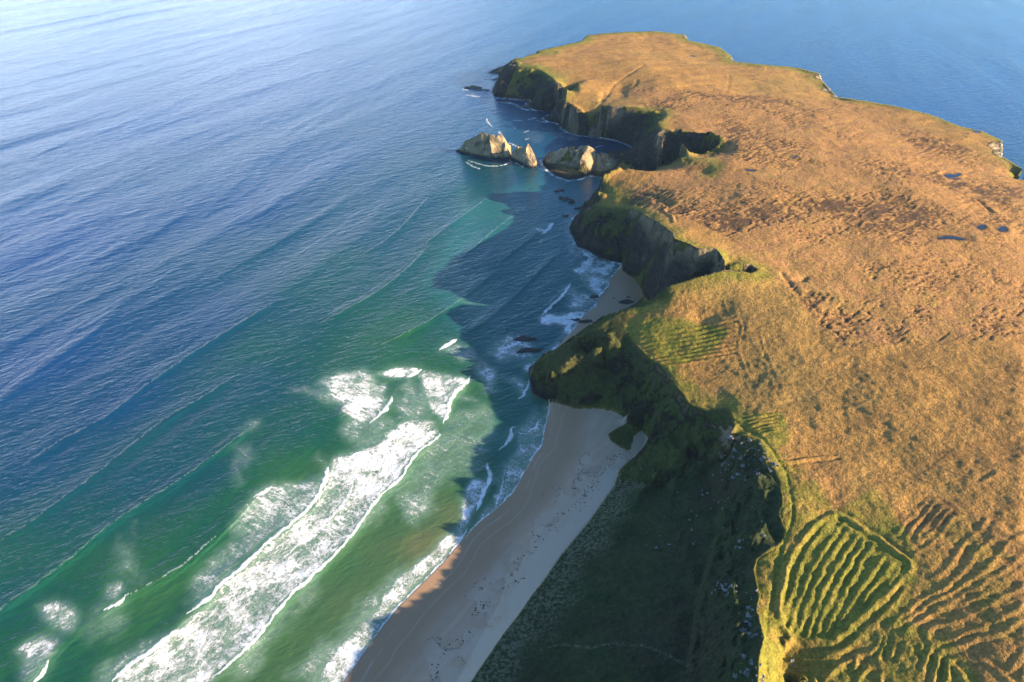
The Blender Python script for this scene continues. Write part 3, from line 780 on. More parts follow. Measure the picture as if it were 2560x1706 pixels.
dune_shade = np.clip(np.maximum(hill_m, near_m * .85) + cl * .85 * (1 - near_m) * sstep(-.2, .4, gx), 0, 1)  # dark hillside grass; cliffs turned from the sun get its tone as painted shade
dune_shade = blur(dune_shade, 3)
dune_shade = dune_shade * (1 - sstep(2, -6, np.where(hill_m > 0, 0, 99)) * 0)
red = np.clip(hagz * .8 + .15, 0, 1)
DT, _, _, _ = dist_line(B_land[:13], X, Y, 60)
tuft = .8 * sstep(26, 9, DT + f2 * 12) * hill_m
hag_col = np.maximum(hag_col, np.exp(-(PD / .5) ** 2) * 0)

tr = fbm(X, Y, 75, 3, 95); tr2 = fbm(XA * .6, YA, 46, 3, 97)
tracks = np.maximum(sstep(.016, .004, np.abs(tr)), .8 * sstep(.02, .005, np.abs(tr2))) * sstep(.0, .25, fbm(X, Y, 55, 3, 99)) * moor_amp * (1 - oval_m)
hag_col = np.maximum(hag_col, tracks * .55)
hp = smooth_line(G('6', [(1160, 1300), (1230, 1275), (1330, 1270), (1500, 1330), (1700, 1340), (1850, 1370), (2000, 1440), (2200, 1570)], 12), 2)
D, _, _, _ = dist_line(hp, X, Y, 12)
tuft = np.maximum(tuft, .7 * np.exp(-(D / .8) ** 2))
cellm = land & (Z > -.5)
def cells(m):
    return m[:-1, :-1] & m[1:, :-1] & m[:-1, 1:] & m[1:, 1:]
def cells_any(m):
    return m[:-1, :-1] | m[1:, :-1] | m[:-1, 1:] | m[1:, 1:]
keep = cells_any(land)
# seaward apron of one extra ring under the water
k2 = keep.copy()
for _ in range(2):
    P = np.pad(k2, 1)
    k2 = P[1:-1, 1:-1] | P[:-2, 1:-1] | P[2:, 1:-1] | P[1:-1, :-2] | P[1:-1, 2:]
keep = k2
bcell = cells(beach_m | b2_m) | (cells_any(beach_m | b2_m) & ~cells(land))
near_beach = inside(cat(W_beach, W_beach2)[[0, -1]][:0] if False else np.array([[-600, -300], [60, -300], [300, 200], [60, 520], [-40, 500], [-200, 200.]]), X, Y)
steep = blur(cl, 3) > .5
scell = cells(steep) & ~bcell
hcell = cells_any(hill_m > .5) & ~bcell & ~scell | (cells_any(hill_m > .5) & ~bcell)
scell = scell & ~hcell
offb = ~cells_any(land)
# apron cells beside the beach belong to the beach
PB = np.pad(bcell, 3)
nbc = np.zeros_like(bcell)
for a in range(7):
    for b in range(7):
        nbc |= PB[a:a + bcell.shape[0], b:b + bcell.shape[1]]
bcell = bcell | (nbc & offb)
cover = (green, rock, foot, hag_col); cover2 = (red, dune_shade, lit_pale, tuft)
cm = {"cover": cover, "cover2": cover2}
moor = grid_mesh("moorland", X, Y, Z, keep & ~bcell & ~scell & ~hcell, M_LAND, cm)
tag(moor, "golden brown moorland plateau of the headland with old green lazy-bed fields", "moorland", kind="structure")
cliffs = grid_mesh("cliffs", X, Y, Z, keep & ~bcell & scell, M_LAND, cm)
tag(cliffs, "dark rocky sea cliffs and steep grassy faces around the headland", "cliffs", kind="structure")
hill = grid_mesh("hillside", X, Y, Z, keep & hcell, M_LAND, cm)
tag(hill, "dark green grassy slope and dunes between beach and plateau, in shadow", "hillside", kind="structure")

DW, SW, TW, LW = dist_line(cat(W_beach, W_beach2), X, Y, 70)
DB, _, _, _ = dist_line(B_land[:13], X, Y, 90)
wetn = fbm(X, Y, 60, 3, 15) * 10
wet = sstep(34, 17, DW + wetn) * .9
wet = np.maximum(wet, b2_m * 1.0)
film = np.exp(-((DW - 7 - wetn * .7) / .45) ** 2) * sstep(-.2, .2, f2) + .6 * np.exp(-((DW - 13 - wetn * .9 - f1 * 6) / .4) ** 2)
tide = fbm(X + Y * .6, Y - X * .6, 22, 4, 19) * 30
pale = sstep(24.5, 20, DB + tide) * .55 + sstep(12, 10.5, DB + tide * .8) * .25
weed = np.exp(-((DB + tide - 22.5) / 1.4) ** 2)
weed = np.clip(weed * sstep(-.1, .25, f2), 0, 1) * (~b2_m)
beach = grid_mesh("beach", X, Y, Z, keep & bcell, M_SAND, {"cover": (wet, pale * (1 - b2_m), weed, film * (1 - b2_m))})
tag(beach, "sandy beach in shadow below the cliffs with wet margin and drift lines", "beach", kind="structure")

# ponds
for P, z in POND:
    n = len(P) - 1
    v = [(p[0], p[1], z) for p in P[:n]]
    o = raw_mesh("pond", v, [tuple(range(n))[::-1] if np.sum((P[1:, 0] - P[:-1, 0]) * (P[1:, 1] + P[:-1, 1])) > 0 else tuple(range(n))], M_POND, False)
    tag(o, "small dark blue bog pool lying in the brown moor", "pool", "bog pools on the moor", "structure")

def height_at(x, y):
    i = (math.log(math.hypot(x, y)) - math.log(R0)) / DLR; j = (math.atan2(x, y) - TH0) / DTH
    i0 = min(max(int(i), 0), Z.shape[0] - 2); j0 = min(max(int(j), 0), Z.shape[1] - 2)
    fi, fj = i - i0, j - j0
    return float((Z[i0, j0] * (1 - fi) + Z[i0 + 1, j0] * fi) * (1 - fj) + (Z[i0, j0 + 1] * (1 - fi) + Z[i0 + 1, j0 + 1] * fi) * fj)

# ------------------------------------------------------------------ sea stacks
def stack(name, lines, label, seed, th, r, d=0.00055):
    x, y, z = solve(lines, th[0], th[1], r[0], r[1], d, d * 1.1, levels=4, its=120)
    wl_ = lines[0]
    m = inside(wl_, x, y)
    dd, _, _, _ = dist_line(wl_, x, y, 30, closed=True)
    s = sstep(0, 6, z)
    c1 = ridged(x + fbm(x, y, 12, 2, seed) * 4, y, 15, 5, seed + 1); c2 = ridged(x + z, y - z, 4.5, 3, seed + 2)
    z2 = z + s * (c1 * 2.0 + c2 * 1.3)
    z2 = np.where(m, np.maximum(z2, .2), -1.5)
    gx_, gy_ = slope_of(x, y, z2); sl = blur(np.hypot(gx_, gy_), 1)
    rk = sstep(.3, 1.2, sl) * .45 + .42
    ft = sstep(4, 1, z2)
    gr = np.ones_like(z2) * .9
    o = grid_mesh(name, x, y, z2, cells_any(m), M_LAND, {"cover": (gr, rk, ft, np.zeros_like(z2)), "cover2": (0.0, 0.0, 1.0, 0.0)})
    tag(o, label, "sea stack", "sea stacks off the cove")
    return o
def ang(lines, pad=6):
    P = np.concatenate([l for l in lines], 0)
    t = np.arctan2(P[:, 0], P[:, 1]); r = np.hypot(P[:, 0], P[:, 1])
    return (t.min() - pad / r.min(), t.max() + pad / r.min()), (r.min() - pad, r.max() + pad)

ridgeA = G('s', [(300, 545, 4), (372, 440, 16), (470, 398, 21), (560, 345, 27), (630, 318, 30), (700, 348, 28), (850, 362, 28), (920, 352, 29), (960, 420, 22), (1000, 490, 15), (1045, 512, 12)])
frontA = G('s', [(275, 565), (300, 600), (350, 605), (430, 628), (540, 652), (680, 677), (830, 690), (930, 682), (950, 692), (1035, 692), (1050, 640)], 0)
backA = offset(ridgeA, 9, 0)[::-1][:-1]
noseA = G('s', [(700, 348, 27), (740, 480, 19), (760, 560, 12), (700, 650, 4)])
noseA2 = G('s', [(940, 400, 24), (960, 500, 17), (935, 600, 8), (930, 670, 2)])
LA = [cat(frontA, backA), ridgeA, noseA, noseA2]
LA[0] = np.concatenate([LA[0], LA[0][:1]], 0)
th, rr = ang(LA)
stack("sea_stack", LA, "large golden rock stack standing in the sea off the cove", 101, th, rr)
ridgeB = G('s', [(1060, 620, 6), (1100, 560, 11), (1145, 512, 17), (1200, 547, 14), (1242, 548, 14), (1290, 476, 27), (1345, 560, 21), (1385, 640, 14), (1415, 740, 6)])
frontB = G('s', [(1035, 690), (1100, 720), (1180, 755), (1250, 790), (1290, 822), (1350, 828), (1420, 822), (1432, 790)], 0)
noseB = G('s', [(1290, 476, 27), (1255, 600, 19), (1250, 700, 10), (1275, 800, 2)])
backB = offset(ridgeB, 7, 0)[::-1]
LB = [cat(frontB, backB), ridgeB, noseB]
LB[0] = np.concatenate([LB[0], LB[0][:1]], 0)
th, rr = ang(LB)
stack("sea_stack", LB, "small pointed rock pinnacle in the sea beside the larger stack", 151, th, rr)

# ------------------------------------------------------------------ loose rocks
def rock_mesh(seed, flat=.5, nu=18, nv=11, rough=.35):
    rs = np.random.RandomState(seed)
    v, f = [], []
    ph = rs.rand(6) * 6.28
    for i in range(nv + 1):
        e = -math.pi / 2 + math.pi * i / nv
        for j in range(nu):
            a = 2 * math.pi * j / nu
            x, y, z = math.cos(e) * math.cos(a), math.cos(e) * math.sin(a), math.sin(e)
            r = 1 + rough * (math.sin(2.1 * x * 2 + ph[0]) * math.sin(3 * y + ph[1]) + .6 * math.sin(5 * x + 4 * y + ph[2]) * math.sin(4 * z + ph[3]) + .35 * math.sin(9 * y + 7 * z + ph[4]) * math.sin(8 * x + ph[5]))
            v.append((x * r, y * r, z * r * flat))
        if i:
            for j in range(nu):
                a_, b_ = (i - 1) * nu + j, (i - 1) * nu + (j + 1) % nu
                f.append((a_, b_, b_ + nu, a_ + nu))
    return v, f
def make_rock(name, x, y, z, sx_, sy_, sz_, rot, seed, mat, label, cat_, group=None, mesh=None):
    if mesh is None:
        v, f = rock_mesh(seed)
        o = raw_mesh(name, v, f, mat, False)
    else:
        o = mesh.copy(); scene.collection.objects.link(o)
    o.location = (x, y, z); o.scale = (sx_, sy_, sz_); o.rotation_euler = (0, 0, rot)
    return tag(o, label, cat_, group)

SEA_ROCKS = [  # sheet, x, y, length, width, height, rot, label
    ('3', 297, 228, 6, 3.5, 4, .1, "small black rock awash beyond the paired reef"),
    ('3', 330, 288, 9, 5, 5, -.5, "black reef rock, larger of the close pair west of the cliffs"),
    ('3', 378, 312, 6, 4, 4, -.2, "black reef rock, smaller of the close pair west of the cliffs"),
    ('3', 470, 352, 9, 4, 4, .2, "dark low rock touching the foot of the middle cape"),
    ('4', 340, 283, 9, 4, 3, 0, "upper black skerry in the surf off the near cape"),
    ('4', 365, 370, 11, 3.5, 3, .15, "lower black skerry in the surf off the near cape"),
    ('4', 705, 147, 4, 2.2, 2, 0, "small black rock in the wash at the second beach"),
    ('4', 780, 160, 8, 3, 2.4, -.1, "long black rock in the wash at the second beach"),
    ('3', 780, 1050, 7, 4, 3, 0, "black rock alone on the wet sand of the second beach"),
    ('3', 545, 1005, 4, 3, 2, .3, "black rock at the foam edge of the second beach"),
    ('3', 800, 1017, 2.2, 1.5, 1, 0, "small dark stone just behind the lone black rock"),
    ('3', 690, 1020, 1.6, 1.2, 1, 0, "tiny dark stone on the wet sand of the second beach"),
    ('3', 600, 1180, 2.4, 1.4, 1.2, 0, "dark stone beside the near edge of the second beach"),
    ('1', 240, 645, 14, 5, 6, .0, "brown rock in white surf off the far point"),
    ('1', 310, 662, 14, 4, 3, -.2, "low rock ledge behind the brown rock off the far point"),
    ('1', 612, 788, 8, 5, 5, .2, "brown rock in surf below the far cliffs"),
    ('1', 470, 752, 12, 4, 3, -.1, "low brown reef in surf below the far cliffs"),
    ('s', 310, 570, 7, 4, 4, .1, "low black rock at the left foot of the large stack"),
    ('1', 420, 583, 10, 4, 3, .1, "low dark rock beside the farthest point"),
    ('3', 335, 412, 4, 2, 2, .1, "small rock in a ring of foam off the middle cape"),
]
for i, (sh, x, y, a, b, c, r, lab) in enumerate(SEA_ROCKS):
    p = G(sh, [(x, y)], 0)[0]
    zz = max(0.0, height_at(p[0], p[1])) if inside(WATER, np.array([p[0]]), np.array([p[1]]))[0] else 0.0
    make_rock("sea_rock", p[0], p[1], zz - c * .12, a, b, c, r, 200 + i, M_DARKROCK if sh not in ('1',) else simple("brown_rock", (.10, .075, .06), (.17, .13, .10), .5), lab, "rock", "rocks in the sea and on the sand")

# white outcrops and boulders on the dark slope
rs = np.random.RandomState(5)
OUT = [((100, 870), 4.5), ((140, 890), 4), ((200, 860), 5), ((190, 900), 4), ((270, 570), 3), ((350, 920), 3.5), ((330, 1030), 5), ((300, 1080), 5), ((350, 1100), 4), ((330, 1170), 4.5), ((340, 1220), 4.5), ((370, 1210), 4),
       ((340, 1440), 5), ((310, 1500), 4), ((370, 1470), 5), ((360, 1510), 4), ((655, 1430), 3), ((670, 1460), 2.5), ((290, 755), 1.5), ((365, 290), 2.5), ((300, 60), 3), ((200, 430), 2), ((130, 830), 3), ((170, 930), 3)]
protos = []
for i in range(5):
    v, f = rock_mesh(300 + i, .75, 12, 8, .45)
    protos.append((v, f))
pm = []
for v, f in protos:
    me = bpy.data.meshes.new("boulder"); me.from_pydata(v, [], f); me.materials.append(M_PALEROCK); me.update(); pm.append(me)
def boulder(p, s, label, group, k):
    o = bpy.data.objects.new("boulder", pm[k % 5]); scene.collection.objects.link(o)
    o.location = (p[0], p[1], height_at(p[0], p[1]) + s * .1)
    o.scale = (s, s * (.6 + .3 * rs.rand()), s * (.55 + .3 * rs.rand())); o.rotation_euler = (rs.rand() * .5, rs.rand() * .5, rs.rand() * 6)
    tag(o, label, "boulder", group)
k = 0
def on_slope(sheet, x, y):
    """walk the sight line down to the surface"""
    ox, oy, s = SHEET[sheet]
    z = 70.0
    for _ in range(60):
        p = ground(ox + x * s, oy + y * s, z)
        h = height_at(p[0], p[1])
        if h >= z - .3: return p
        z -= max((z - h) * .35, .3)
    return p
for (x, y), s in OUT:
    p = on_slope('5', x, y)
    for q in range(4):
        pp = (p[0] + rs.randn() * s * .35, p[1] + rs.randn() * s * .5)
        boulder(pp, s * (.08 + .30 * rs.rand() ** 2), "pale lichened outcrop boulder on the dark slope below the plateau edge", "pale outcrop boulders on the slope", k); k += 1
for i in range(90):
    x, y = rs.uniform(1180, 1720), rs.uniform(380, 760)
    p = on_slope('k', x, y)
    boulder(p, .35 + 1.3 * rs.rand() ** 3, "pale rock jutting from the dark crag face under the brow", "pale rocks on the crag", k); k += 1
for i in range(50):
    x, y = rs.uniform(400, 1650), rs.uniform(650, 1450)
    p = on_slope('k', x, y)
    boulder(p, .35 + .7 * rs.rand() ** 3, "small pale stone scattered in the dark green grass of the slope", "stones scattered on the slope", k); k += 1

# seaweed clumps and stones on the sand
WEEDS = []
def scatter(sheet, pts, n, spread, seed):
    r_ = np.random.RandomState(seed)
    L = G(sheet, pts, 3)
    seg = np.cumsum(np.r_[0, np.hypot(*(L[1:, :2] - L[:-1, :2]).T)])
    for _ in range(n):
        t = r_.rand() * seg[-1]
        i = min(np.searchsorted(seg, t) - 1, len(L) - 2); i = max(i, 0)
        f = (t - seg[i]) / (seg[i + 1] - seg[i])
        p = L[i] * (1 - f) + L[i + 1] * f
        WEEDS.append((p[0] + r_.randn() * spread, p[1] + r_.randn() * spread, .15 + .27 * r_.rand() ** 2))
scatter('4', [(950, 1180), (1000, 1160), (1090, 1120)], 28, 1.6, 1)
scatter('4', [(1000, 1200), (950, 1240), (860, 1270), (840, 1360), (800, 1400), (760, 1430), (760, 1500), (700, 1550)], 70, 1.8, 2)
scatter('6', [(1560, 100), (1470, 190), (1420, 290), (1280, 350)], 40, 1.8, 3)
scatter('6', [(1290, 440), (1220, 480), (1130, 510), (1080, 600), (990, 650)], 34, 1.6, 4)
scatter('6', [(1000, 800), (940, 830), (860, 840)], 18, 1.2, 5)
scatter('6', [(770, 960), (710, 990), (660, 1050)], 20, 1.2, 6)
scatter('6', [(660, 1180), (590, 1230), (500, 1250), (430, 1300), (400, 1450), (330, 1530)], 30, 1.4, 7)
wm = []
for i in range(3):
    v, f = rock_mesh(400 + i, .35, 9, 5, .5)
    me = bpy.data.meshes.new("seaweed_clump"); me.from_pydata(v, [], f); me.materials.append(M_WEED); me.update(); wm.append(me)
for i, (x, y, s) in enumerate(WEEDS):
    o = bpy.data.objects.new("seaweed_clump", wm[i % 3]); scene.collection.objects.link(o)
    o.location = (x, y, height_at(x, y) + s * .1); o.scale = (s * 1.5, s, s); o.rotation_euler = (0, 0, i * 1.7)
    tag(o, "dark dry seaweed clump on the tide line of the shaded sand", "seaweed", "seaweed clumps along the tide line")

# ------------------------------------------------------------------ person walking on the beach
def person():
    p = ground(1359.4, 1239.0, 1.5)
    z = height_at(p[0], p[1])
    J = {'pel': (0, 0, .95), 'bel': (0, 0, 1.12), 'che': (0, .01, 1.36), 'nek': (0, .02, 1.5), 'hea': (0, .03, 1.62), 'top': (0, .03, 1.72),
         'hl': (-.1, 0, .9), 'kl': (-.11, .12, .5), 'al': (-.11, .1, .09), 'tl': (-.11, .27, .04), 'hr': (.1, 0, .9), 'kr': (.11, -.02, .5), 'ar': (.11, -.28, .12), 'tr': (.11, -.12, .03),
         'sl': (-.19, 0, 1.42), 'el': (-.25, -.1, 1.14), 'wl': (-.24, .05, .92), 'dl': (-.24, .1, .82), 'sr': (.19, 0, 1.42), 'er': (.25, .1, 1.15), 'wr': (.24, .2, .95), 'dr': (.24, .25, .86)}
    Rr = {'pel': .15, 'bel': .14, 'che': .16, 'nek': .06, 'hea': .1, 'top': .07, 'hl': .1, 'kl': .065, 'al': .05, 'tl': .04, 'hr': .1, 'kr': .065, 'ar': .05, 'tr': .04, 'sl': .07, 'el': .05, 'wl': .035, 'dl': .035,
          'sr': .07, 'er': .05, 'wr': .035, 'dr': .035}
    E = ['pel bel', 'bel che', 'che nek', 'nek hea', 'hea top', 'pel hl', 'hl kl', 'kl al', 'al tl', 'pel hr', 'hr kr', 'kr ar', 'ar tr', 'che sl', 'sl el', 'el wl', 'wl dl', 'che sr', 'sr er', 'er wr', 'wr dr']
    ks = list(J)
    me = bpy.data.meshes.new("person"); me.from_pydata([J[k] for k in ks], [tuple(ks.index(q) for q in e.split()) for e in E], [])
    o = bpy.data.objects.new("person", me); scene.collection.objects.link(o)
    sk = o.modifiers.new("skin", 'SKIN')
    for i, k in enumerate(ks):
        me.skin_vertices[0].data[i].radius = (Rr[k], Rr[k])
    me.skin_vertices[0].data[0].use_root = True
    o.modifiers.new("sub", 'SUBSURF').levels = 1
    o.modifiers["sub"].render_levels = 1
    me.materials.append(simple("dark_clothes", (.015, .016, .022), (.03, .03, .035), 6))
    o.location = (p[0], p[1], z); o.rotation_euler = (0, 0, math.radians(-35))
    tag(o, "lone walker in dark clothes on the open shaded sand of the beach", "person")
person()

# ------------------------------------------------------------------ sea
SDT, SDL = 0.0019, 0.0028
st0, st1, sr0, sr1 = math.radians(-66), math.radians(62), 120.0, 9000.0
lr = np.log(sr0) + np.arange(int((math.log(sr1) - math.log(sr0)) / SDL) + 1) * SDL
tt = st0 + np.arange(int((st1 - st0) / SDT) + 1) * SDT
Rg, Tg = np.meshgrid(np.exp(lr), tt, indexing='ij')
XS, YS = Rg * np.sin(Tg), Rg * np.cos(Tg)
inl = inside(WATER, XS, YS)
shD, _, _, _ = dist_line(WATER[:-3], XS, YS, 160)
dep = np.where(inl, 0, shD)

# depth / colour index by inverse-distance weighting of surveyed spots
SPOT = [(100, 600, .0), (100, 900, .08), (100, 1150, .28), (50, 1400, .5), (200, 1300, .5), (60, 1650, .66), (350, 1200, .45), (300, 1000, .22), (500, 800, .2), (450, 1100, .42), (600, 950, .4), (700, 850, .5), (560, 1150, .5),
        (700, 1100, .56), (450, 1350, .6), (330, 1500, .72), (620, 1280, .62), (850, 850, .58), (1000, 800, .6), (1100, 700, .52), (950, 680, .44), (1100, 560, .45), (1200, 540, .58), (1250, 600, .5), (900, 560, .32), (1000, 480, .3), (1100, 450, .36),
        (800, 400, .12), (600, 500, .08), (400, 300, 0), (800, 200, 0), (1100, 250, .1), (1150, 350, .2), (1200, 420, .42), (1300, 480, .35), (1300, 330, .34), (1450, 360, .3), (1420, 470, .34), (1050, 950, .66), (1200, 1050, .8), (1150, 1000, .72), (1000, 1300, .88), (900, 1400, .9),
        (950, 1400, .93), (750, 1600, .93), (650, 1680, .88), (1100, 1150, .86), (820, 1100, .62), (760, 1180, .72), (700, 1250, .68), (560, 1480, .7), (850, 1500, .95), (1130, 1280, .95), (1050, 1360, 1.0), (1230, 1200, .62), (1290, 1050, .6), (1250, 900, .5), (1350, 800, .45),
        (1300, 700, .45), (1380, 650, .42), (1450, 720, .5), (1270, 1130, .7), (2300, 100, 0), (1800, 50, 0), (2500, 250, 0), (1300, 50, 0), (700, 50, 0), (200, 1600, .66), (1180, 480, .52), (1060, 500, .34), (200, 1450, .6), (-100, 1500, .5), (-200, 1000, .2)]
sp = np.array([(*ground(u, v, 0)[:2], w) for u, v, w in SPOT])
num = np.zeros_like(XS); den = np.zeros_like(XS)
# distances in the log-polar chart, so near and far spots weigh alike
for x, y, w in sp:
    du = Tg - math.atan2(x, y); dv = np.log(Rg) - math.log(math.hypot(x, y))
    q = 1 / (du * du + dv * dv + .0015) ** 1.7
    num += q * w; den += q
shallow = num / den
shallow += fbm(XS, YS, 70, 3, 201) * .10 * sstep(.2, .5, shallow)
milk_shade_poly = G('p', [(1150, 520), (1420, 420), (1560, 420), (1600, 660), (1560, 760), (1420, 860), (1340, 1100), (1250, 1180), (1210, 1100), (1250, 950), (1150, 830), (1060, 700), (1100, 640)], 0)
milky_shade = blur(inside(milk_shade_poly, XS, YS).astype(float), 60) * .5  # milky cove water, also the teal cast of shaded water put into colour
edge = sstep(22, 0, dep) * (YS > 150)
shallow = np.where((YS < 470) & (XS < 100), np.maximum(shallow, sstep(16, 0, dep) * .96), shallow)

# swell
H = np.zeros_like(XS)
rs2 = np.random.RandomState(3)
off = sstep(.62, .1, shallow)
XW, YW = XS + fbm(XS, YS, 400, 2, 301) * 30, YS + fbm(XS, YS, 400, 2, 302) * 30
for i in range(22):
    lam = rs2.uniform(45, 150) if i < 14 else rs2.uniform(18, 40)
    a = math.radians(rs2.normal(66, 6 if i < 14 else 16))
    kx, ky = math.sin(a), -math.cos(a)
    amp = (.0019 if i < 14 else .0016) * lam
    amp *= 1.0
    phs = 2 * np.pi * (XW * kx + YW * ky) / lam + rs2.rand() * 6.28
    wv = np.sin(phs) if i % 2 else 1.2 - 2.2 * np.abs(np.sin(phs / 2)) ** .85
    H += amp * wv * (.35 + .65 * off) * (1 - .6 * sstep(500, 1300, YS)) * (.6 + 1.2 * sstep(-.3, .4, fbm(XS, YS, 320, 2, 310 + i)))
chopfade = 1.0
CREST = [('p', [(-80, 1570), (36, 1500), (173, 1399), (265, 1317), (357, 1256), (434, 1210), (577, 1108), (650, 1050)], 1.5), ('p', [(-60, 1390), (77, 1307), (143, 1256), (255, 1174), (357, 1088), (434, 1032), (510, 991), (600, 930)], 1.3),
         ('p', [(50, 1170), (153, 1098), (265, 1047), (357, 970), (459, 899), (561, 833), (680, 760)], 1.1), ('7', [(600, 1180), (780, 1040), (930, 935), (1080, 870), (1220, 790), (1400, 670), (1580, 500), (1760, 330), (1870, 190), (1990, 125)], 1.4),
         ('7', [(-50, 1800), (220, 1560), (350, 1400), (560, 1190), (700, 1100)], 1.3), ('p', [(279, 1706), (323, 1663), (384, 1629), (425, 1588), (469, 1545), (530, 1493), (558, 1455), (612, 1418), (646, 1377), (714, 1323), (763, 1283), (790, 1252), (811, 1208), (821, 1167)], 1.6),
         ('p', [(500, 1730), (537, 1690), (578, 1659), (629, 1612), (666, 1571), (690, 1530), (731, 1486), (800, 1425), (850, 1375), (892, 1324), (926, 1269), (960, 1232), (1001, 1201), (1018, 1171), (1035, 1140), (1069, 1113), (1100, 1086)], 1.3),
         ('c', [(150, 1510), (350, 1420), (580, 1290), (800, 1130), (1000, 960)], .9), ('c', [(740, 1430), (900, 1350), (1060, 1220), (1250, 1030), (1480, 800)], 1.0), ('c', [(-300, 1350), (0, 1190), (170, 1090), (350, 940), (480, 800)], .8),
         ('c', [(450, 780), (620, 650), (880, 470), (1000, 390)], 1.0), ('c', [(700, 900), (900, 740), (1040, 620), (1230, 490)], .9), ('c', [(1000, 920), (1100, 840), (1270, 710), (1400, 600)], .8), ('c', [(0, 850), (250, 700), (500, 420)], .6),
         ('c', [(1310, 1290), (1430, 1210), (1510, 1130), (1545, 1060)], .9), ('8', [(560, 800), (750, 700), (900, 560)], .4), ('8', [(960, 745), (1040, 700), (1080, 640), (1120, 560)], 1.0), ('8', [(1470, 215), (1590, 140)], 1.2),
         ('8', [(1500, 755), (1530, 680), (1545, 570), (1620, 510), (1690, 420)], 1.1), ('8', [(1060, 160), (1250, 80), (1420, 0)], .8), ('8', [(420, 1040), (480, 980), (550, 900)], .8), ('7', [(1340, 1175), (1440, 1150), (1530, 1090), (1600, 1000)], .9),
         ('8', [(540, 1568), (650, 1470), (760, 1370), (830, 1220)], 1.0), ('8', [(840, 1110), (950, 1030)], .9), ('n', [(300, 100 + 200), (700, 60), (1000, -120)], .6), ('n', [(0, 560), (300, 380), (620, 120)], .7)]
for sh, pts, h in CREST:
    L = smooth_line(G(sh, pts, 0), 2)
    D, S, T, LL = dist_line(L, XS, YS, 32)
    # polylines run up-left to down-right or reverse; the shore lies to the right/below: make the front steeper
    d = L[-1, :2] - L[0, :2]
    front = -S if d[1] > 0 else S          # +1 on the shoreward side
    wdt = np.where(front > 0, 3.8, 8.0)
    fade = sstep(0, 22, T) * sstep(0, 22, LL - T)
    h *= .72; H += h * np.exp(-(D / wdt) ** 2) * fade * (D < 31) - .35 * h * np.exp(-((D - 14) / 7) ** 2) * fade * (D < 31) * (front > 0)

# foam weights, also the painted sky glints along swell crests
F = np.zeros_like(XS); ST = np.zeros_like(XS); FD = np.zeros_like(XS)
def fpoly(sheet, pts, dens, streak=0.0, soft=5, warpa=5.0, dense=0.0):
    P = smooth_line(np.concatenate([G(sheet, pts, 0), G(sheet, pts[:1], 0)], 0), 2)
    x0, x1, y0, y1 = P[:, 0].min() - 20, P[:, 0].max() + 20, P[:, 1].min() - 20, P[:, 1].max() + 20
    m = (XS > x0) & (XS < x1) & (YS > y0) & (YS < y1)
    if not m.any(): return
    ii = np.nonzero(m.any(1))[0]; jj = np.nonzero(m.any(0))[0]
    sl = (slice(ii[0], ii[-1] + 1), slice(jj[0], jj[-1] + 1))
    x, y = XS[sl], YS[sl]
    xw = x + fbm(x, y, 14, 3, 401) * warpa * 1.6; yw = y + fbm(x, y, 14, 3, 402) * warpa * 1.6
    D, _, _, _ = dist_line(P, xw, yw, soft * 2)
    ins = inside(P, xw, yw)
    w = np.where(ins, sstep(-soft, soft, D), 0) * 1.0
    w = np.where(ins, .35 + .65 * np.clip(D / soft, 0, 1), .35 * np.clip(1 - D / (soft * .8), 0, 1))
    w = w * dens * (1.28 if streak > .45 else 1.0)
    F[sl] = np.maximum(F[sl], w)
    ST[sl] = np.where(w > .05, np.maximum(ST[sl], streak), ST[sl])
def fline(sheet, pts, w, dens=1.0, dense=1.0, z=0):
    L = smooth_line(G(sheet, pts, 0), 2)
    x0, x1, y0, y1 = L[:, 0].min() - 20, L[:, 0].max() + 20, L[:, 1].min() - 20, L[:, 1].max() + 20
    m = (XS > x0) & (XS < x1) & (YS > y0) & (YS < y1)
    if not m.any(): return
    ii = np.nonzero(m.any(1))[0]; jj = np.nonzero(m.any(0))[0]
    sl = (slice(ii[0], ii[-1] + 1), slice(jj[0], jj[-1] + 1))
    x, y = XS[sl], YS[sl]
    xw = x + fbm(x, y, 6, 3, 403) * 1.6; yw = y + fbm(x, y, 6, 3, 404) * 1.6
    D, S, T, LL = dist_line(L, xw, yw, max(w * 4, 14))
    w = np.maximum(w, .0034 * np.hypot(x, y) * .45)
    wv = w * (.75 + .5 * fbm(x, y, 9, 2, 405)) * (.35 + .65 * sstep(0, 6, T) * sstep(0, 6, LL - T))
    F[sl] = np.maximum(F[sl], dens * np.clip(1.6 - D / np.maximum(wv, .2), 0, 1) * (D < w * 4))
    FD[sl] = np.maximum(FD[sl], dense * sstep(1.15, .7, D / np.maximum(wv, .2)) * (D < w * 4))

fpoly('p', [(270, 1715), (323, 1663), (384, 1629), (425, 1588), (469, 1548), (530, 1493), (558, 1455), (612, 1418), (646, 1377), (714, 1323), (763, 1283), (790, 1252), (811, 1208), (821, 1167), (838, 1140), (882, 1133), (940, 1130), (954, 1113), (994, 1055), (1042, 1045),
            (1090, 1052), (1100, 1086), (1069, 1113), (1035, 1140), (1018, 1171), (1001, 1201), (960, 1232), (926, 1269), (892, 1324), (850, 1375), (800, 1425), (731, 1486), (690, 1530), (666, 1571), (629, 1612), (578, 1659), (537, 1692), (500, 1740), (380, 1800)], .74, .15, 2.5, 1.5)
fpoly('8', [(700, 1010), (1040, 920), (1160, 750), (1440, 740), (1450, 850), (1270, 1010), (1200, 1160), (1000, 1320), (860, 1200), (700, 1120)], .98, .1, 4, 3)
fpoly('8', [(190, 1210), (420, 1200), (630, 1160), (560, 1330), (330, 1560), (-50, 1580), (0, 1400), (90, 1290)], .46, .6, 5)
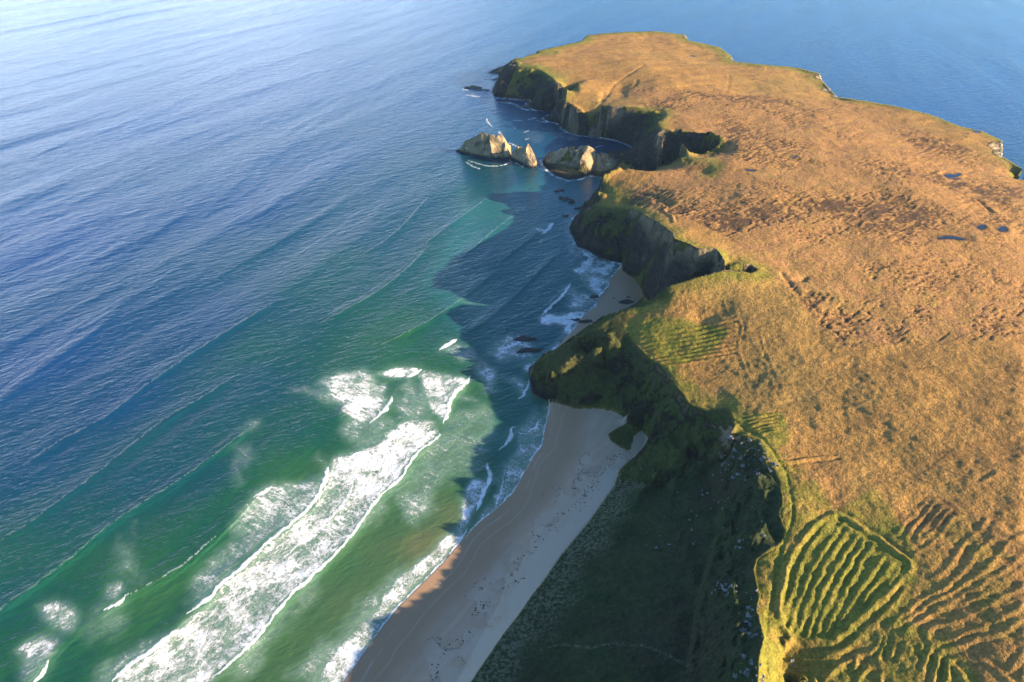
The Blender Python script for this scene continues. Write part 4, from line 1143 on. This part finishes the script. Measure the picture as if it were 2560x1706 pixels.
fpoly('7', [(1960, 180), (2300, 100), (2353, 200), (2100, 420), (1900, 570), (1650, 820), (1560, 920), (1400, 1010), (1370, 920), (1500, 700), (1700, 540), (1820, 380)], .42, .8, 5)
fpoly('7', [(1250, 1210), (1130, 1330), (950, 1430), (800, 1600), (640, 1600), (700, 1480), (850, 1380), (1050, 1280)], .45, .7, 5)
fpoly('7', [(260, 1000), (330, 965), (500, 980), (590, 1070), (560, 1180), (470, 1220), (380, 1180), (310, 1080)], .68, .0, 3, 2)
fpoly('7', [(100, 1330), (260, 1210), (380, 1230), (450, 1290), (360, 1400), (300, 1500), (230, 1590), (180, 1568), (180, 1420)], .72, .0, 3, 2)
fline('7', [(355, 1420), (330, 1490), (240, 1590)], 1.3)
fpoly('7', [(770, 850), (880, 830), (910, 880), (860, 980), (760, 990)], .62, 0, 2, 2)
fline('7', [(770, 1043), (850, 1010), (935, 935)], 1.5)
fline('7', [(935, 935), (1080, 870), (1220, 790), (1400, 670), (1580, 500)], .45, .5, .35)
fpoly('7', [(830, 500), (950, 560), (1090, 760), (1060, 870), (920, 820), (800, 800), (850, 640)], .25, .9, 6)
fpoly('7', [(950, 350), (1020, 380), (960, 560)], .2, .5, 3)
fpoly('7', [(730, 1130), (880, 1150), (920, 1220), (780, 1230)], .3, .5, 5)
fline('8', [(105, 1305), (170, 1270), (230, 1225)], 1.9)
UL = [(279, 1706), (323, 1663), (384, 1629), (425, 1588), (486, 1567)]
fline('p', UL, 1.7)
fline('p', [(469, 1535), (530, 1493), (558, 1455), (612, 1418), (646, 1377), (714, 1323), (763, 1283), (790, 1252), (811, 1208), (821, 1167)], 1.7)
fline('7', [(1340, 1175), (1440, 1150), (1530, 1090), (1600, 1000)], .9, .9, .6)
fline('p', [(532, 1695), (578, 1659), (629, 1612), (666, 1571), (690, 1530), (731, 1486), (800, 1425), (850, 1375), (892, 1324), (926, 1269), (960, 1232), (1001, 1201), (1018, 1171), (1035, 1140), (1069, 1113), (1100, 1086)], 1.25)
fline('8', [(540, 1568), (650, 1470), (760, 1370), (820, 1230)], 1.5, 1, .8)
fline('7', [(2080, 650), (2250, 500), (2353, 400)], 1.2, 1, .8)
fline('8', [(840, 1110), (950, 1030)], 1.4, 1, .8)
fline('8', [(700, 1050), (800, 1110)], 2.5, 1, .6)
fpoly('8', [(590, 440), (700, 380), (880, 370), (1000, 400), (1110, 560), (1060, 660), (960, 740), (850, 790), (740, 710), (700, 600), (600, 540)], .52, .7, 5)
fpoly('8', [(750, 640), (900, 540), (1050, 560), (1060, 660), (960, 740), (850, 780)], .72, .6, 5)
fline('8', [(1120, 565), (1080, 650), (1010, 710), (955, 750)], 1.7, 1, .9)
fpoly('8', [(290, 480), (480, 490), (640, 520), (740, 600), (700, 620), (560, 570), (420, 540)], .36, .8, 4)
fpoly('8', [(1000, 390), (1120, 350), (1290, 340), (1330, 360), (1300, 410), (1200, 430), (1050, 420)], .85, 0, 2, 1)
fline('8', [(1230, 415), (1280, 395), (1325, 365)], 3.0)
fpoly('8', [(1330, 370), (1450, 380), (1650, 430), (1690, 430), (1640, 500), (1550, 570), (1530, 700), (1500, 750), (1430, 700), (1350, 600), (1330, 500)], .74, 0, 3, 2)
fline('8', [(1695, 415), (1620, 510), (1545, 570), (1532, 680), (1498, 758)], 1.8)
fline('8', [(1465, 215), (1530, 180), (1592, 140)], 3.0)
fpoly('8', [(1470, 220), (1600, 150), (1750, 240), (1770, 320), (1600, 300)], .36, .6, 4)
fpoly('8', [(1780, 290), (1880, 370), (1895, 540), (1830, 520), (1760, 420), (1740, 340)], .66, .2, 4)
fpoly('8', [(1590, 550), (1760, 570), (1750, 610), (1620, 590)], .55, .3, 3, 2)
fpoly('8', [(1150, 730), (1190, 560), (1230, 500), (1400, 480), (1400, 720)], .38, .5, 5)
fpoly('8', [(1900, 900), (1700, 1200), (1100, 1260), (1250, 1080), (1450, 880), (1480, 700), (1760, 600), (1900, 640)], .26, .8, 8)
fpoly('8', [(1150, 1250), (1400, 1150), (1480, 1280), (1370, 1430), (1290, 1568), (1200, 1450)], .42, .7, 6)
fpoly('8', [(0, 800), (60, 740), (170, 720), (140, 800), (40, 860)], .3, .8, 5)
fpoly('8', [(0, 900), (120, 920), (60, 1050), (20, 1250), (-60, 1200), (-60, 1000)], .24, .8, 6)
fpoly('8', [(640, 1000), (560, 960), (600, 1100), (650, 1140)], .3, .5, 5)
for sh, pp, dn in (('8', [(740, 700), (1000, 690), (1180, 760), (1040, 920), (830, 980), (760, 880)], .33), ('8', [(1480, 770), (1700, 800), (1640, 1100), (1400, 1160), (1290, 1010)], .30),
                   ('7', [(590, 1080), (930, 950), (900, 1230), (600, 1330)], .20), ('8', [(1240, 430), (1330, 500), (1360, 620), (1200, 700), (1120, 560)], .36), ('7', [(1560, 1560), (2353, 760), (2353, 900), (1750, 1568)], .34),
                   ('8', [(560, 1568), (960, 1390), (1180, 1190), (1290, 1020), (1330, 1090), (1000, 1480), (900, 1568)], .34), ('7', [(1900, 160), (2353, 60), (2353, 200), (2100, 330), (1850, 330)], .34)):
    fpoly(sh, pp, dn, .8, 7, 7)
# shore break
fpoly('6', [(640, 60), (720, 90), (775, 100), (690, 290), (610, 420), (600, 490), (520, 580), (420, 690), (300, 800), (130, 980), (0, 1150), (-250, 1500), (-450, 1750), (-650, 1750), (-380, 1330), (-130, 1080), (0, 950), (50, 830), (140, 760), (250, 680), (370, 570), (420, 500), (560, 400), (560, 200)], .74, .3, 2, 2)
fpoly('6', [(-700, 1500), (-300, 1150), (0, 800), (200, 640), (0, 1000), (-300, 1500), (-500, 1750)], .35, .6, 5)
fline('6', [(-420, 1730), (-250, 1500), (0, 1140), (120, 996), (300, 816), (430, 686), (555, 545), (610, 440)], 1.0, 1, .85)
fline('6', [(235, 700), (215, 830), (130, 920)], .8, .9, .5)
fpoly('8', [(1980, 1010), (2150, 800), (2250, 620), (2275, 600), (2265, 720), (2230, 920), (2130, 1080), (2040, 1220), (1900, 1390), (1740, 1540), (1700, 1540), (1840, 1330), (1930, 1180)], .58, .4, 2, 2)
fpoly('8', [(1850, 1160), (1940, 1100), (2010, 980), (2060, 700), (2250, 620), (2100, 1000), (1900, 1250)], .34, .6, 4)
fline('8', [(1815, 1055), (1850, 1160), (1790, 1270), (1740, 1400)], 1.5, 1, .8)
fline('8', [(1940, 1130), (1920, 1260), (1865, 1400)], .6, .9, .6)
fline('8', [(1905, 952), (2000, 880), (1985, 800), (2030, 790)], 1.6, 1, .8)
fline('8', [(2120, 825), (2165, 800), (2195, 755)], 1.1, 1, .7)
fline('6', [(600, 500), (700, 385), (790, 315), (850, 262), (900, 222), (960, 155), (1000, 75), (1042, -5)], .7, 1, .7)
fline('8', [(2110, 1085), (2160, 995), (2225, 915), (2238, 800), (2266, 700), (2270, 600)], .7, 1, .7)
# round the near cape and in the shaded bay
fpoly('4', [(170, 560), (270, 570), (350, 590), (365, 690), (290, 735), (300, 650)], .62, .3, 3, 3)
fline('4', [(362, 590), (345, 670), (285, 730)], 1.2, 1, .8)
fline('4', [(115, 362), (215, 345), (310, 290)], 1.8, 1, .8)
fpoly('4', [(100, 330), (220, 250), (380, 260), (460, 400), (380, 460), (150, 440), (60, 420)], .51, .5, 6)
fpoly('4', [(410, 130), (700, 80), (870, 25), (760, 140), (640, 280), (560, 340), (640, 200), (450, 200)], .77, .4, 4)
fpoly('3', [(420, 640), (640, 742), (745, 757), (738, 792), (660, 868), (668, 912), (570, 1005), (500, 960), (440, 850), (370, 780), (470, 760)], .79, .4, 4)
fpoly('3', [(380, 440), (360, 500), (400, 640), (480, 690), (420, 740), (350, 640), (330, 500)], .54, .4, 4)
fpoly('3', [(320, 920), (420, 960), (560, 1010), (575, 1060), (440, 1110), (330, 1080), (350, 990)], .54, .6, 5)
fpoly('3', [(580, 1055), (470, 1150), (430, 1210), (340, 1320), (320, 1220), (130, 1200), (130, 1130), (400, 1120)], .79, .5, 4)
fline('3', [(365, 910), (335, 980), (240, 1070), (165, 1135)], 1.8, 1, .85)
fline('3', [(745, 760), (738, 795), (662, 870), (668, 912), (565, 1010)], .9, 1, .7)
fline('3', [(578, 1058), (470, 1145), (400, 1240), (330, 1318)], .9, 1, .6)
fpoly('3', [(90, 490), (160, 520), (245, 450), (235, 490), (170, 548), (120, 530)], .85, 0, 2.5, 2)
fline('3', [(240, 460), (215, 505), (165, 545)], 2.2, 1, .9)
fline('3', [(165, 580), (140, 612)], 1.2, .8, .5)
fpoly('3', [(290, 330), (420, 340), (470, 360), (400, 440), (300, 440), (330, 380)], .42, .4, 4)
fpoly('3', [(255, 222), (320, 225), (310, 248), (270, 245)], .6, 0, 2, 2)
fpoly('4', [(-250, -250), (100, -150), (300, 50), (100, 250), (-100, 200), (-200, 0)], .12, .9, 10)
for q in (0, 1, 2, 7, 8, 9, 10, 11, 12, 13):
    fline(CREST[q][0], CREST[q][1], .6, .15, .11)  # pale streaks painted along swell crests for their sky reflection
# far waters
for s, w in (([(160, 652), (240, 672), (360, 670)], 2.5), ([(190, 697), (280, 715), (370, 715)], 1.5), ([(415, 750), (550, 765), (600, 800), (665, 812)], 4), ([(505, 890), (560, 885), (620, 890)], 1.6), ([(640, 882), (715, 862)], 1.2),
             ([(700, 880), (750, 895), (870, 905)], 3), ([(870, 945), (920, 965), (960, 985), (1030, 1003)], 2.5), ([(1150, 1008), (1240, 1018), (1330, 1045), (1400, 1080), (1432, 1108)], 1.8), ([(615, 975), (655, 955)], 2.5), ([(535, 935), (560, 948)], 1.8),
             ([(620, 1030), (655, 1015)], 1.8), ([(1145, 1080), (1205, 1065)], 2), ([(340, 875), (355, 905), (385, 935)], 1.5), ([(430, 965), (455, 995)], 3), ([(190, 1190), (240, 1225), (310, 1250)], 1.2), ([(210, 1180), (340, 1225), (450, 1222), (530, 1190)], 1.0),
             ([(140, 1100), (180, 1120), (240, 1140)], .7), ([(500, 1045), (540, 1060), (570, 1080)], 1.0), ([(360, 545), (420, 555)], 1.5), ([(300, 590), (430, 580)], 1.2), ([(640, 1228), (710, 1235), (730, 1210)], 1.2), ([(735, 1175), (755, 1200), (790, 1262)], 1.0),
             ([(860, 1300), (950, 1330)], .8), ([(540, 1195), (590, 1215), (620, 1230)], 1.2), ([(1050, 1000), (1120, 1010)], 1.6), ([(390, 720), (500, 730), (640, 742)], 2)):
    fline('1', s, w * .62, .9, .55)
fpoly('1', [(900, 960), (1030, 1000), (1000, 1060), (820, 1000)], .4, .3, 5)
fpoly('1', [(140, 640), (360, 640), (400, 700), (300, 730), (170, 700)], .3, .3, 8)
fpoly('1', [(600, 900), (760, 930), (780, 1080), (620, 1050)], .2, .4, 8)
# thin wash along all rocky shores
nz = fbm(XS, YS, 10, 3, 501)
rocky = sstep(9, .5, dep) * (.70 + .6 * nz) * (~inl)
F = np.maximum(F, np.clip(rocky, 0, 1) * (YS > 440))
F *= (.75 + .5 * sstep(-.5, .5, fbm(XS, YS, 16, 3, 503)))
F = np.clip(F, 0, 1)
aer = np.clip(blur(np.clip(F, 0, 1), 40) * 1.5 - .03, 0, .75) * sstep(.4, .6, shallow)
H += sstep(.55, .95, F) * .35 * fbm(XS, YS, 3, 3, 601)
calm = np.clip(sstep(.55, .9, shallow) * .6 + milky_shade * .5, 0, 1)

# flatten towards the beach so the water meets the sand along the surveyed edge
nearsand = np.minimum(1, np.where(inl, 0, 1))
DBch, _, _, _ = dist_line(cat(W_beach, W_beach2), XS, YS, 40)
DB2, _, _, _ = dist_line(W_b2front, XS, YS, 30)
att = sstep(0, 26, DBch)
ZS = H * att * sstep(0, 6, dep)
ZS = np.where(inl, np.minimum(ZS, .0), ZS)
# the swash tongue on the second beach lies over the sand
cellsea = cells_any(~inl)
P = np.pad(cellsea, 2); grow = np.zeros_like(cellsea)
for a in range(5):
    for b in range(5):
        grow |= P[a:a + cellsea.shape[0], b:b + cellsea.shape[1]]
sea = grid_mesh("sea", XS, YS, ZS, grow, M_SEA, {"water": (shallow, F, ST, milky_shade), "water2": (calm, aer, FD, 0.0)})
tag(sea, "blue to green sea with long swell lines and white surf", "sea", kind="structure")
# the sea beyond, out to the horizon
rr_ = np.array([8990., 12000, 20000, 40000, 90000]); t2 = np.radians(np.linspace(-66, 62, 65))
Ro, To = np.meshgrid(rr_, t2, indexing='ij')
zo = np.zeros_like(Ro) - .3; o1 = np.zeros_like(Ro)
far_sea = grid_mesh("sea", Ro * np.sin(To), Ro * np.cos(To), zo, np.ones((4, 64), bool), M_SEA, {"water": (o1, o1, o1, o1), "water2": (o1, o1, o1, o1)})
tag(far_sea, "open sea reaching the horizon", "sea", kind="structure")
print("sea verts", len(sea.data.vertices), "moor", len(moor.data.vertices), "cliffs", len(cliffs.data.vertices))

# ------------------------------------------------------------------ air
def haze_box():
    x0, x1, y0, y1, z0, z1 = -60000, 60000, -1500, 100000, -12, CAM_H + 12
    v = [(x0, y0, z0), (x1, y0, z0), (x1, y1, z0), (x0, y1, z0), (x0, y0, z1), (x1, y0, z1), (x1, y1, z1), (x0, y1, z1)]
    f = [(0, 3, 2, 1), (4, 5, 6, 7), (0, 1, 5, 4), (1, 2, 6, 5), (2, 3, 7, 6), (3, 0, 4, 7)]
    m = bpy.data.materials.new("air"); m.use_nodes = True
    n = m.node_tree.nodes; n.clear()
    o = n.new("ShaderNodeOutputMaterial"); p = n.new("ShaderNodeVolumePrincipled")
    p.inputs["Color"].default_value = (.5, .72, 1.0, 1); p.inputs["Density"].default_value = HAZE
    p.inputs["Anisotropy"].default_value = 0.2
    m.node_tree.links.new(p.outputs[0], o.inputs["Volume"])
    b = raw_mesh("haze", v, f, m, False)
    tag(b, "faint blue air haze over the sea and headland", "haze", kind="stuff")
HAZE = 0.000022
haze_box()
